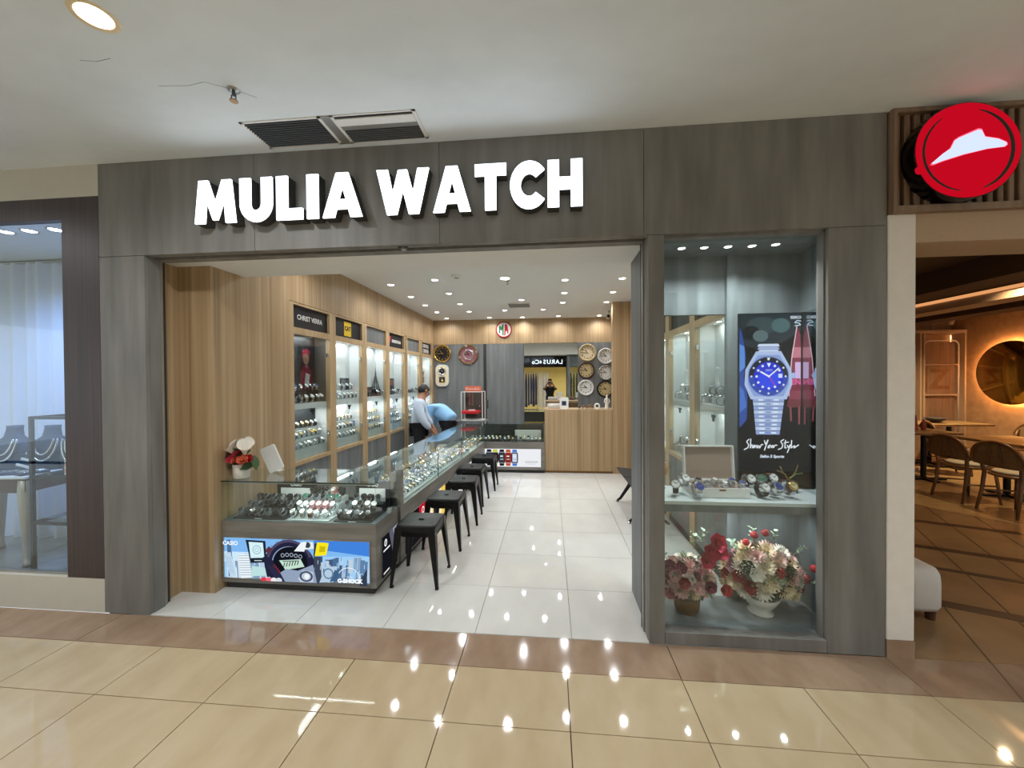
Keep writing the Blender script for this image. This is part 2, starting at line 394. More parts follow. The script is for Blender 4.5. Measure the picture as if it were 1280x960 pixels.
# ---- shop shell
fs = struct(MB().box(-3.05, 1.89, 0, 6.05, -.16, -.012, 'shop_grout').obj('floor'), 'glossy pale tiled shop floor')
tile_grid(fs, [-2.876, -2.276, -1.676, -1.076, -.476, .124, .724, 1.324], [.004]+[.57+.565*i for i in range(10)], 'white_tile', gap=.002)
sc_ = struct(MB().box(-3.0, 1.86, .55, 6.05, 2.88, 3.0, 'shop_white').obj('ceiling'), 'white shop ceiling with downlights')
struct(MB().box(-2.80, .60, .17, .549, 2.45, 2.6, 'shop_white').box(-2.80, 1.86, .55, .62, 2.45, 2.95, 'shop_white').obj('trim_1'), 'white soffit over the shop entrance')
wb = struct(MB().box(-3.0, 1.86, 5.95, 6.08, 0, 2.88, 'grey_panel').obj('wall_back'), 'grey panelled back wall of the shop')
MB().box(-2.51, 1.34, 5.93, 5.95, 2.36, 2.88, 'oak').obj('wood_band', wb)
MB().box(-2.51, -1.42, 5.935, 5.95, 0, 2.36, 'grey_panel').obj('panel', wb)
MB().box(-1.42, -1.35, 5.94, 5.95, 0, 2.36, 'dark_grey').obj('slot', wb)
dr = MB().bbox(-1.35, -.555, 5.915, 5.95, 0, 2.35, 'grey_panel', .003).obj('door_panel', wb)
MB().box(-1.335, -1.315, 5.905, 5.915, .98, 1.16, 'steel').obj('handle', dr)
mi = MB().box(-.545, .585, 5.94, 5.95, .05, 2.355, 'mirror').obj('mirror', wb); mi['label'] = 'tall mirror reflecting the mall'
MB().box(.585, 1.34, 5.91, 5.95, 0, 2.36, 'grey_panel').obj('panel', wb)
# left wall
wl = struct(MB().box(-3.05, -2.99, .30, 5.95, 0, 2.88, 'cabinet_white').obj('wall_left'), 'oak laminate left wall of the shop')
MB().box(-2.60, -2.51, .315, 1.18, 0, 2.455, 'oak').box(-2.60, -2.51, .62, 1.18, 2.455, 2.88, 'oak').obj('wood_panel', wl)
MB().box(-2.85, -2.51, .295, .315, 0, 2.45, 'oak').box(-2.85, -2.78, .14, .295, 0, 2.45, 'oak').obj('wood_return', wl)
MB().box(-2.60, -2.51, 1.18, 5.95, 2.375, 2.88, 'oak').obj('wood_band', wl)
MB().box(-2.60, -2.51, 5.87, 5.95, 0, 2.375, 'oak').obj('wood_post', wl)
# right wall
wr = struct(MB().box(1.80, 1.86, .5, 5.95, 0, 2.88, 'cabinet_white').obj('wall_right'), 'oak laminate right wall of the shop')
MB().box(1.34, 1.43, .62, 5.95, 2.375, 2.88, 'oak').box(1.34, 1.43, .46, .555, 0, 2.45, 'oak').box(1.34, 1.43, 3.62, 5.95, 0, 2.375, 'oak').obj('wood_band', wr)
MB().box(1.045, 1.34, 4.30, 4.44, 0, 2.88, 'oak').obj('wood_column', wr)
# ---- window box (display vitrine right of the entrance)
wx = struct(MB().box(.605, .68, .17, .60, 0, 2.45, 'grey_panel').box(.615, .68, .05, .17, 0, 2.45, 'grey_laminate').obj('wall_divider'), 'grey wall between entrance and window display')
w1 = struct(MB().box(1.70, 1.76, .09, .50, 0, 2.45, 'grey_cool').box(1.60, 1.70, .09, .10, 0, 2.45, 'grey_cool').box(1.215, 1.285, .43, .47, .03, 2.45, 'grey_cool').box(1.285, 1.76, .455, .50, .03, 2.45, 'grey_cool').box(.68, 1.215, .455, .50, 2.035, 2.45, 'grey_cool').obj('window_1'), 'lit window display niche in grey panels')
MB().box(.68, 1.70, .085, .455, .0, .066, 'marble_grey').obj('niche_floor', w1)
MB().box(.68, 1.70, .05, .50, 2.435, 2.46, 'grey_cool').obj('niche_top', w1)
sh = MB().box(.68, 1.70, .088, .452, .770, .815, 'grey_cool').obj('shelf', w1)
MB().box(.681, 1.699, .087, .451, .815, .835, 'shelf_white').obj('shelf_top', sh)
MB().box(.682, 1.582, .072, .080, .064, 2.432, 'clear_glass').obj('pane', w1)
MB().box(.68, 1.215, .452, .460, .066, .77, 'clear_glass').box(.68, 1.215, .452, .460, .835, 2.035, 'clear_glass').obj('rear_pane', w1)
MB().box(1.690, 1.700, .10, .452, .836, 2.03, 'dark_mirror').obj('side_mirror', w1)
MB().box(.68, .70, .444, .464, .066, 2.035, 'oak_plain').obj('rear_stile', w1)
# ---- left neighbour shop front
nl = struct(MB().box(-7, -3.345, 0, .05, 2.71, 2.86, 'dark_brown').box(-3.345, -3.06, 0, .06, .235, 2.86, 'dark_brown').obj('wall_neighbour'), 'dark brown wood frame of the neighbouring jewellery window')
MB().box(-7, -3.06, .0, .06, 0, .235, 'cream_paint').obj('plinth', nl)
MB().box(-7, -3.06, .0, .06, 2.86, 3.075, 'cream_paint').obj('upper_wall', nl)
MB().box(-7, -3.345, .045, .053, .235, 2.71, 'clear_glass').obj('pane', nl)
MB().box(-7, -3.345, .03, .06, .235, .25, 'alu').obj('pane_sill', nl)
MB().box(-7, -3.10, .06, 1.1, .05, .15, 'marble_grey').box(-7, -3.1, .06, 1.1, 2.72, 2.78, 'white_paint').box(-3.20, -3.1, .06, 1.1, .15, 2.72, 'cream_paint').box(-7, -3.1, 1.05, 1.1, .15, 2.72, 'cream_paint').obj('niche', nl)
# ---- right side: white pillar, restaurant front
pr = struct(MB().bbox(1.893, 2.036, -.005, .22, .10, 2.50, 'pillar_white', .004).obj('wall_pillar'), 'scuffed white painted pillar between the shops')
MB().box(1.893, 2.036, -.008, .22, 0, .10, 'brown_tile').obj('skirting', pr)
rf = struct(MB().box(1.90, 9, .02, .24, 2.50, 3.075, 'resto_wood').obj('wall_fascia'), 'fluted wooden fascia over the restaurant entrance')
slat = MB().bbox(-.015, .015, -.028, 0, 2.535, 3.05, 'flute_wood', .004).mesh('slat')
for i in range(24): link('slat', slat, rf, (1.935+.052*i, .02, 0))
MB().box(1.897, 9, -.035, .02, 2.498, 2.535, 'flute_wood').box(1.897, 9, -.03, .02, 3.05, 3.074, 'flute_wood').box(1.897, 1.915, -.035, .02, 2.535, 3.05, 'flute_wood').obj('fascia_trim', rf)
MB().box(2.036, 9, .0, .30, 2.34, 2.498, 'resto_beige').obj('header', rf)
# restaurant shell
r_f = struct(MB().box(1.95, 10, .0, 9, -.12, -.001, 'resto_floor').obj('floor'), 'tan restaurant floor with dark bands')
BANDA = -.42
for i, (cx, cy, w, ln) in enumerate([(2.98, .5, .10, 1.7), (3.45, 1.05, .06, 2.2), (3.45, 1.62, .09, 2.9), (3.55, 2.55, .10, 2.6), (3.7, 3.35, .10, 2.2), (3.9, 4.4, .10, 2.0)]):
    MB().box(-ln/2, ln/2, -w/2, w/2, -.001, .0012, 'resto_band').obj('floor_band', r_f, (cx, cy, 0), (0, 0, BANDA))
b = MB()
for k in range(6): b.box(-2, 2, -.0035, .0035, -.001, .0009, 'resto_band', T(2.6+.55*k, .35+.35*k, 0) @ RZ(1.12))
b.obj('floor_joint', r_f)
plat = MB().prism([(4.15, 3.75), (4.62, 2.75), (6.2, .9), (9.9, .9), (9.9, 8.9), (4.3, 8.9)], .006, 'table_wood', T(0, 0, .004)).obj('floor_deck', r_f)
struct(MB().box(1.95, 10, .3, 9, 2.80, 2.9, 'resto_ceiling').obj('ceiling'), 'dark brown restaurant ceiling')
rb = struct(MB().box(4.35, 4.75, .3, 5.9, 2.56, 2.80, 'resto_ceiling').box(5.4, 5.75, .3, 5.9, 2.52, 2.62, 'resto_beige').box(6.1, 6.5, .3, 5.9, 2.5, 2.80, 'resto_ceiling').obj('trim_2'), 'dark dropped ceiling beams of the restaurant')
MB().box(5.38, 5.40, .4, 5.8, 2.62, 2.66, 'cove_warm').obj('cove_light', rb)
rwl = struct(MB().box(8.0, 8.1, .24, 6.4, 0, 2.8, 'resto_wall').obj('wall_resto_right'), 'peach plastered restaurant wall')
rwb = struct(MB().box(1.95, 8.0, 6.3, 6.4, 0, 2.8, 'resto_wall').obj('wall_resto_back'), 'warm restaurant back wall')
struct(MB().box(1.86, 1.95, .22, 6.3, 0, 2.8, 'resto_beige').obj('wall_resto_left'), 'restaurant side wall behind the pillar')
# ---- opposite shop (seen in the mirror) shell
lo = struct(MB().box(-6, -2.6, -4.62, -4.5, 0, 3.075, 'white_paint').box(2.2, 6, -4.62, -4.5, 0, 3.075, 'white_paint').box(-2.6, 2.2, -4.62, -4.5, 2.17, 3.075, 'black_gloss').obj('wall_opposite'), 'clothing shop front across the mall')
MB().box(-2.6, 2.2, -7.6, -7.5, 0, 2.9, 'yellow_wall').box(-2.7, -2.6, -7.6, -4.62, 0, 2.9, 'white_paint').box(2.2, 2.3, -7.6, -4.62, 0, 2.9, 'white_paint').box(-2.7, 2.3, -7.6, -4.62, 2.75, 2.9, 'white_paint').obj('shop_interior', lo)
# ================================================================ LIGHT FITTINGS
WARM = (.91, .96, 1.0); NEUT = (.95, .97, 1.0); COOL = (.93, .97, 1)
_dl = {}
def downlight(x, y, z, r, label, group, energy, color, lamp='lamp_white', trim='white_plastic', size=2.9, blend=1.0):
    k = (r, lamp, trim)
    if k not in _dl:
        _dl[k] = (MB().lathe([(r*.80, -.002), (r, -.006), (r*1.06, 0)], trim, 24, cap=False).lathe([(r*.80, -.002), (r*.72, .0)], trim, 24, cap=False).mesh('trim_ring'),
                  MB().lathe([(0.0001, -.0035), (r*.74, -.0035), (r*.80, -.0012)], lamp, 20, cap=False).mesh('lens'))
    t = thing('downlight', label, 'light', (x, y, z), group=group)
    link('trim_ring', _dl[k][0], t); link('lens', _dl[k][1], t)
    if energy: spot('downlight_lamp', t, (0, 0, -.03), energy, color, size, blend, r*.6)
    return t
for i, (x, y) in enumerate([(-2.13, 2.73), (-2.13, 3.5), (-2.13, 4.2), (-2.13, 4.9), (-2.14, 5.65), (-1.47, 2.55), (-1.49, 3.35), (-1.51, 4.16), (-1.51, 4.91),
              (.2, 2.755), (.22, 3.52), (.22, 4.25), (.93, 2.76), (.94, 3.55), (.95, 4.31), (1.0, 5.70), (-1.24, 5.67), (-.83, 4.87), (-.56, 5.72), (-.12, 4.88), (.18, 5.66), (-.565, 2.581), (-.45, 3.95),
              (-2.13, 1.3), (-1.1, 1.35), (.0, 1.35), (.9, 1.35)]):
    lab = ('round recessed downlight in the shop ceiling above the ' + ('display counters' if x < -1 else 'shop aisle' if x < .5 else 'right-hand cabinets'))
    downlight(x, y, 2.88, .05 if i != 21 else .075, lab, 'shop ceiling downlights '+('left' if x < -1 else 'middle' if x < .5 else 'right'), 15.5, NEUT)
for i, (x, y, lab) in enumerate([(-1.832, -.969, 'large recessed downlight in the mall ceiling beside the sprinkler head'), (3.6, -2.6, 'recessed mall downlight facing the white pillar'), (-4.6, -1.0, 'recessed mall downlight by the jewellery window'), (5.4, -2.0, 'recessed mall downlight by the restaurant'),
              (-1.8, -3.4, 'recessed mall downlight before the clothing shop rails'), (.9, -3.4, 'recessed mall downlight before the clothing shop doorway'), (4.7, -3.4, 'recessed mall downlight across from the restaurant'), (-4.6, -3.4, 'recessed mall downlight across from the jewellery window')]):
    downlight(x, y, 3.075, .075, lab, None, 86, WARM, 'lamp_warm', 'petal_cream', size=2.9)
for x, y in ((.854, .241), (.996, .245), (1.142, .243), (1.289, .245), (1.426, .235)):
    downlight(x, y, 2.435, .028, 'small bright spotlight in the top of the window display', 'window display spotlights', 13, COOL, 'lamp_cool', 'alu', size=2.2)
for x in (-4.05, -3.85, -3.63, -4.25): 
    downlight(x, .17, 2.72, .05, 'bright cool spotlight over the jewellery window', 'jewellery window spotlights', 27, (.26, .46, 1), 'lamp_cool', 'alu', size=2.6)
for x, y, lab in ((6.55, 4.6, 'warm restaurant downlight near the round mirror'), (5.2, 2.6, 'warm restaurant downlight over the chairs'), (3.4, 1.6, 'warm restaurant downlight over the entrance floor')):
    downlight(x, y, 2.80 if x != 6.55 else 2.79, .06, lab, None, {6.55: 340, 5.2: 100, 3.4: 24}[x], (1, .72, .42), 'lamp_warm', 'alu', size=2.4)
for x in (-1.9, -.6, .8, 1.8):
    downlight(x, -5.6, 2.75, .06, 'downlight inside the clothing shop across the mall', 'clothing shop downlights', 110, WARM, 'lamp_warm', 'alu', size=2.6)
t = MB().box(.75, 1.62, .26, .285, .758, .7695, 'alu').obj('shelf_strip', w1)  # added strip under the window shelf, housing for the fill spots below
for x in (.9, 1.2, 1.5): spot('shelf_lamp', w1, (x, .272, .752), 5.5, COOL, 2.8, 1.0, .012)  # added fill spots, brighten the bouquets in the lower niche
# sprinklers, smoke detector, vent
t = thing('sprinkler', 'rusty sprinkler head in the cracked mall ceiling beside the vent', 'sprinkler', (-1.596, -.537, 3.075))
MB().lathe([(.03, 0), (.028, -.004), (.012, -.006)], 'alu', 14).obj('escutcheon', t)
MB().lathe([(.008, -.004), (.008, -.03), (.004, -.034)], 'steel_dark', 10).box(-.014, -.010, -.002, .002, -.055, -.025, 'steel_dark').box(.010, .014, -.002, .002, -.055, -.025, 'steel_dark').lathe([(.02, -.056), (.02, -.06)], 'bronze', 12).obj('deflector', t)
t = thing('ceiling_sprinkler', 'chrome sprinkler under the shop ceiling beside the large downlight', 'sprinkler', (-.545, 2.72, 2.88))
MB().lathe([(.022, 0), (.02, -.006), (.006, -.01), (.006, -.035)], 'alu', 12).lathe([(.016, -.038), (.016, -.042)], 'steel_dark', 12).obj('head', t)
t = thing('smoke_detector', 'white round smoke detector on the shop ceiling', 'smoke detector', (-1.144, 2.356, 2.88))
MB().lathe([(.055, 0), (.055, -.012), (.045, -.03), (.02, -.036), (.0001, -.036)], 'white_plastic', 20, cap=False).obj('housing', t); MB().lathe([(.03, -.0345), (.03, -.0375), (.0001, -.0375)], 'alu', 14, cap=False).obj('sensor', t)
t = thing('ceiling_vent', 'square slatted air vent in the shop ceiling', 'vent', (-.523, 4.40, 2.88))
b = MB(); b.box(-.2, .2, -.2, -.18, -.012, 0, 'white_plastic').box(-.2, .2, .18, .2, -.012, 0, 'white_plastic').box(-.2, -.18, -.18, .18, -.012, 0, 'white_plastic').box(.18, .2, -.18, .18, -.012, 0, 'white_plastic'); b.obj('frame', t)
MB().box(-.18, .18, -.18, .18, -.003, 0, 'dark_grey').obj('backing', t)
for k in range(8): MB().box(-.18, .18, -.006, .006, -.010, -.004, 'alu', T(0, -.155+k*.044, 0) @ RX(.4)).obj('slat', t)
# mall air return grille with two louvred bays
t = thing('air_grille', 'long louvred air grille in the mall ceiling above the sign', 'vent', (0, 0, 3.075))
b = MB()
for x0, x1 in ((-1.77, -1.75), (-1.30, -1.28), (-1.225, -1.205), (-.75, -.73)): b.box(x0, x1, -.30, -.045, -.005, 0, 'white_plastic')
b.box(-1.77, -1.28, -.30, -.288, -.005, 0, 'white_plastic').box(-1.77, -1.28, -.06, -.045, -.005, 0, 'white_plastic').box(-1.225, -.73, -.30, -.292, -.005, 0, 'white_plastic').box(-1.225, -.73, -.06, -.045, -.005, 0, 'white_plastic').box(-1.28, -1.225, -.30, -.045, -.006, 0, 'alu')
b.obj('frame', t)
MB().box(-1.75, -1.30, -.288, -.06, -.003, -.001, 'black_matte').box(-1.205, -.75, -.292, -.06, -.003, -.001, 'black_matte').obj('cavity', t)
lv = MB().box(-.225, .225, -.004, .004, -.011, -.004, 'steel_dark', RX(.5)).mesh('louvre')
for k in range(12): link('louvre', lv, t, (-1.525, -.278+k*.0187, 0))
for k in range(6): link('louvre', lv, t, (-.978, -.16+k*.0187, 0))
MB().box(-1.205, -.75, -.275, -.215, -.010, -.004, 'white_plastic', ).box(-1.205, -.75, -.212, -.175, -.008, -.004, 'alu').obj('bent_louvre', t)

# ================================================================ SIGN LETTERS
S_ = .27
def letter_poly(ch):
    w = .082
    if ch == 'I': return [[(0, 0), (w, 0), (w, S_), (0, S_)]], w
    if ch == 'L': return [[(0, 0), (.19, 0), (.19, .068), (w, .068), (w, S_), (0, S_)]], .19
    if ch == 'T': return [[(.074, 0), (.156, 0), (.156, .202), (.23, .202), (.23, S_), (0, S_), (0, .202), (.074, .202)]], .23
    if ch == 'H': return [[(0, 0), (w, 0), (w, .10), (.165, .10), (.165, 0), (.247, 0), (.247, S_), (.165, S_), (.165, .17), (w, .17), (w, S_), (0, S_)]], .247
    if ch == 'M': return [[(0, 0), (.076, 0), (.088, .145), (.137, .02), (.173, .02), (.222, .145), (.234, 0), (.31, 0), (.278, S_), (.208, S_), (.155, .128), (.102, S_), (.032, S_)]], .31
    if ch == 'W':
        return [[(0, S_), (.086, S_), (.122, .128), (.166, S_-.005), (.234, S_-.005), (.278, .128), (.314, S_), (.40, S_), (.322, 0), (.246, 0), (.20, .142), (.154, 0), (.078, 0)]], .40
    if ch == 'U':
        o = [(0, S_), (0, .105)]+[(.12-.12*math.cos(a), .115-.115*math.sin(a)-.004) for a in [PI*i/12 for i in range(1, 12)]]+[(.24, .105), (.24, S_), (.16, S_), (.16, .11)]
        o += [(.12+.04*math.cos(a), .108-.04*math.sin(a)) for a in [PI*i/8 for i in range(1, 8)]]+[(.08, .11), (.08, S_)]
        return [o], .24
    if ch == 'A':
        return [[(0, 0), (.083, 0), (.099, .05), (.181, .05), (.197, 0), (.28, 0), (.183, S_), (.140, S_), (.140, .185), (.165, .108), (.115, .108), (.140, .185), (.140, S_), (.097, S_)]], .28
    if ch == 'C':
        c = (.135, .135); o = [(c[0]+.139*math.cos(a), c[1]+.139*math.sin(a)) for a in [math.radians(38+i*284/26) for i in range(27)]]
        o += [(c[0]+.062*math.cos(a), c[1]+.066*math.sin(a)) for a in [math.radians(318-i*276/20) for i in range(21)]]
        return [o], .235
def fan_prism(mb, poly, d, m, ms, M):
    mb.prism(poly, d, m, M, mside=ms)
sg = thing('shop_sign', 'large white illuminated channel letters MULIA WATCH on the grey fascia', 'sign', (0, 0, 0))
def letters(word, x0, x1):
    gap = .032; ws = [letter_poly(c)[1] for c in word]; tot = sum(ws)+gap*(len(word)-1)
    s = (x1-x0)/tot; x = x0
    for c, w in zip(word, ws):
        polys, _ = letter_poly(c); o = None
        lp = link('letter', None, sg, (x, -.082, 2.602))
        body = MB(); face = MB()
        for p in polys:
            p = [(a*s, q*1.01) for a, q in p]
            body.prism(p, .07, 'dark_grey', FRONT @ T(0, 0, -.012)); face.prism(p, .012, 'letter_glow', FRONT, mside='letter_edge')
        body.obj('letter_return', lp); face.obj('letter_face', lp)
        x += (w+gap)*s
letters('MULIA', -2.265, -1.145); letters('WATCH', -1.05, .195)
# ================================================================ WATCHES
# kinds: strap material, case material, dial material
WK = {'steel_white': ('steel', 'chrome', 'dial_white'), 'steel_black': ('steel', 'steel', 'dial_black'), 'steel_blue': ('steel', 'chrome', 'dial_blue'),
      'gold_white': ('gold', 'gold', 'dial_white'), 'two_tone': ('steel', 'gold', 'dial_gold'), 'resin_black': ('resin_black', 'resin_black', 'dial_black'),
      'black_white': ('leather_black', 'steel', 'dial_white'), 'brown_white': ('leather_brown', 'steel', 'dial_white'), 'pink': ('resin_pink', 'resin_pink', 'dial_white'), 'grey': ('resin_grey', 'resin_grey', 'dial_black'), 'green': ('steel', 'steel', 'dial_green')}
WTXT = {'steel_white': 'steel watch with white dial', 'steel_black': 'steel watch with black dial', 'steel_blue': 'steel watch with blue dial', 'gold_white': 'gold watch with white dial', 'two_tone': 'two-tone watch with champagne dial',
        'resin_black': 'black resin sports watch', 'black_white': 'watch with black strap and white dial', 'brown_white': 'watch with brown strap and white dial', 'pink': 'pink resin watch', 'grey': 'grey resin watch', 'green': 'steel watch with green dial'}
def strap_geo(mb, m, n=14, ry=.027, rz=.023, w=.010, th=.0025, M=None):
    v = []; f = []
    for i in range(n):
        a = 2*PI*i/n+PI/2
        for rr in (0, th):
            for sx in (-1, 1):
                ww = w*(1 if math.sin(a) < .3 else 1.08)
                v.append((sx*ww, (ry+rr)*math.cos(a), (rz+rr)*math.sin(a)))
    for i in range(n):
        a, b_ = i*4, ((i+1) % n)*4
        f += [(a+2, a+3, b_+3, b_+2), (a+1, a, b_, b_+1), (a, a+2, b_+2, b_), (a+3, a+1, b_+1, b_+3)]
    mb.add(v, f, m, False, M)
def case_geo(mb, m, n=16, z=.023, r=.0195, M=None):
    mb.lathe([(r*.9, z-.003), (r, z), (r, z+.005), (r*.86, z+.0085), (r*.82, z+.007)], m, n, M, smooth=False, cap=False)
    mb.box(r*.95, r*1.15, -.003, .003, z, z+.005, m, M)
def dial_geo(mb, m, n=16, z=.023, r=.0195, M=None, hands=True):
    mb.lathe([(r*.83, z+.0066), (.0001, z+.0066)], m, n, M, smooth=False, cap=False)
def hand_geo(mb, m, z=.0235, r=.0195, M=None, a1=.9, a2=-1.0):
    for a, l, w in ((a1, .55, .0011), (a2, .75, .0008)): mb.box(-w, w, -.002, r*l, z+.0068, z+.0074, m, (M or Matrix()) @ RZ(a))
    for k in range(12): mb.box(-.0006, .0006, r*.64, r*.76, z+.0066, z+.0071, m, (M or Matrix()) @ RZ(k*PI/6))
_wp = {}; _ws = {}
def watch(kind, loc, rot, label, group, scale=1.0, parts=True):
    s, c, d = WK[kind]
    if parts:
        if kind not in _wp:
            a = MB(); strap_geo(a, s); b_ = MB(); case_geo(b_, c); e = MB(); dial_geo(e, d)
            h = MB(); hand_geo(h, 'dial_black' if d in ('dial_white', 'dial_gold') else 'chrome')
            _wp[kind] = [a.mesh('strap'), b_.mesh('case'), e.mesh('dial'), h.mesh('hands')]
        t = thing('wrist_watch', label, 'watch', loc, rot, group)
        link('strap', _wp[kind][0], t); link('case', _wp[kind][1], t); dd = link('dial', _wp[kind][2], t); link('hands', _wp[kind][3], dd)
    else:
        if kind not in _ws:
            a = MB(); strap_geo(a, s, 10); case_geo(a, c, 10); dial_geo(a, d, 10); _ws[kind] = a.mesh('wrist_watch')
        t = tag(link('wrist_watch', _ws[kind], None, loc, rot), label, 'watch', group)
    t.scale = (scale,)*3
    return t
STUFF = MB()
def watch_stuff(kind, loc, rz, tilt, scale=1.0):
    s, c, d = WK[kind]; M = T(*loc) @ RZ(rz) @ RX(tilt) @ SC(scale, scale, scale)
    strap_geo(STUFF, s, 8, M=M); case_geo(STUFF, c, 8, M=M); dial_geo(STUFF, d, 8, M=M)

# ================================================================ WALL DISPLAY CABINETS
HP = PI/2
def cabinet(wall, y0, y1, sign, label, dark=False, hs=.065):
    """wall 'L' or 'R'. local: x along the wall, +y into the wall, z up"""
    Wd = y1-y0
    t = thing('display_cabinet', label, 'cabinet', (-2.51, y0, 0) if wall == 'L' else (1.34, y1, 0), (0, 0, HP if wall == 'L' else -HP), 'wall display cabinets')
    O = 'oak_plain'; D = .195
    MB().box(-hs+.001, 0, 0, .05, 0, 2.37, O).obj('stile', t); MB().box(Wd, Wd+hs-.001, 0, .05, 0, 2.37, O).obj('stile', t)
    for z0, z1 in ((2.35, 2.37), (2.06, 2.125), (.742, .782)): MB().box(0, Wd, 0, .05, z0, z1, O).obj('rail', t)
    MB().box(0, Wd, 0, .05, 0, .05, 'black_matte').obj('plinth', t)
    for a, b_ in ((0, Wd/2), (Wd/2, Wd)):
        MB().box(a+.002, b_-.002, .012, .03, .052, .740, 'grey_panel').obj('lower_door', t)
    bm = 'cabinet_dark' if dark else 'cabinet_white'
    MB().box(-.01, Wd+.01, D-.01, D, .78, 2.12, 'cabinet_white' if not dark else 'cabinet_dark').obj('back_panel', t)
    for q0, q1 in ((-.02, -.001), (Wd+.001, Wd+.02)): MB().box(q0, q1, .05, D, .75, 1.355, 'cabinet_white').box(q0, q1, .05, D, 1.355, 2.12, bm).obj('side_panel', t)
    MB().box(-.001, Wd+.001, .05, D, .75, .775, 'cabinet_white').obj('base_board', t)
    MB().box(-.001, Wd+.001, .05, D, 2.085, 2.12, 'cabinet_white').obj('top_board', t)
    MB().box(.001, Wd-.001, .055, D-.011, 1.297, 1.355, 'cabinet_white').obj('shelf', t)
    for a, b_, hx in ((0, Wd/2, .012), (Wd/2, Wd, Wd-.012)):
        g = MB().box(a+.002, b_-.002, .022, .028, .786, 2.056, 'clear_glass').obj('glass_door', t)
        for z in (1.0, 1.88): MB().bbox(hx-.012, hx+.012, .012, .034, z-.022, z+.022, 'chrome', .003).obj('hinge', g)
    MB().box(Wd/2-.03, Wd/2+.03, .010, .021, 1.262, 1.285, 'black_metal').box(Wd/2-.008, Wd/2+.008, .008, .021, 1.23, 1.285, 'black_metal').obj('lock', t)
    for u in (Wd*.3, Wd*.7):
        MB().lathe([(.035, 2.085), (.033, 2.080), (.026, 2.0805)], 'alu', 16, T(u, .12, 0), cap=False).lathe([(.026, 2.0806), (.0001, 2.0806)], 'lamp_cool', 16, T(u, .12, 0), cap=False).obj('spotlight', t)
    area('cabinet_lamp', t, (Wd/2, .12, 2.07), (0, 0, 0), Wd*.7, .08, 1.7 if not dark else 1.6, COOL)
    area('shelf_lamp', t, (Wd/2, .12, 1.29), (0, 0, 0), Wd*.7, .05, 1.4, COOL)
    MS = T(Wd/2, .03, 2.2375) @ (FRONT)
    sb = MB().box(0, Wd, .03, .045, 2.125, 2.35, 'grey_panel' if sign is None else 'black_matte').obj('sign_panel', t)
    if wall == 'R': MS = MS
    if sign == 'CHRIST VERRA': MB().text(sign, .072, 'paper_white', MS @ SC(.92, 1, 1), bold=.001).obj('lettering', sb)
    elif sign == 'CAT':
        MB().box(-.085, .085, -.088, .088, -.002, .003, 'gold_print', MS).obj('logo_square', sb)
        MB().text('CAT', .075, 'black_matte', MS @ T(0, .004, .004), bold=.003).prism([(-.02, -.028), (.02, -.028), (0, -.004)], .001, 'gold_print', MS @ T(0, -.012, .0065)).obj('lettering', sb)
    elif sign == 'EXPEDITION':
        MB().text(sign, .062, 'paper_white', MS @ T(.045, -.01, 0) @ SC(1.05, 1, 1), bold=.0025).obj('lettering', sb)
        MB().prism([(-.25, -.05), (-.225, -.05), (-.185, .06), (-.235, .06)], .002, 'red_plastic', MS @ T(0, 0, .002)).obj('logo_flag', sb)
    elif sign == 'SERVICE':
        MB().text('SERVICE', .098, 'paper_white', MS @ T(0, .05, 0), bold=.002).text('CENTER', .098, 'paper_white', MS @ T(0, -.055, 0), bold=.002).obj('lettering', sb)
    return t
plain('gold_print', 'E8C21C', .5)
CL = [(1.245, 1.88), (2.01, 2.665), (2.80, 3.44), (3.57, 4.19), (4.36, 5.0), (5.17, 5.80)]
SGN = ['CHRIST VERRA', 'CAT', None, 'EXPEDITION', None, 'SERVICE']
LAB = ['oak wall display cabinet under the CHRIST VERRA sign with a dark interior', 'oak wall display cabinet under the yellow CAT sign', 'oak wall display cabinet with a tower ornament and blank grey header', 'oak wall display cabinet under the black sign with a red mark',
       'oak wall display cabinet with blank grey header behind the two men', 'oak wall display cabinet under the SERVICE CENTER sign in the corner']
for (a, b_), s, l in zip(CL, SGN, LAB):
    cabinet('L', a, b_, s, l, dark=(s == 'CHRIST VERRA'), hs=.065 if a != 5.17 else .067)
CR = [(.625, 1.40), (1.53, 2.19), (2.32, 2.96), (3.09, 3.555)]
for (a, b_), l in zip(CR, ['oak wall display cabinet right behind the window display glass', 'oak wall display cabinet on the right wall with a dark header, by the bench', 'oak wall display cabinet on the right wall above the bench end', 'narrow oak wall display cabinet on the right wall towards the wood column']):
    cabinet('R', a, b_, 'DARK', l)
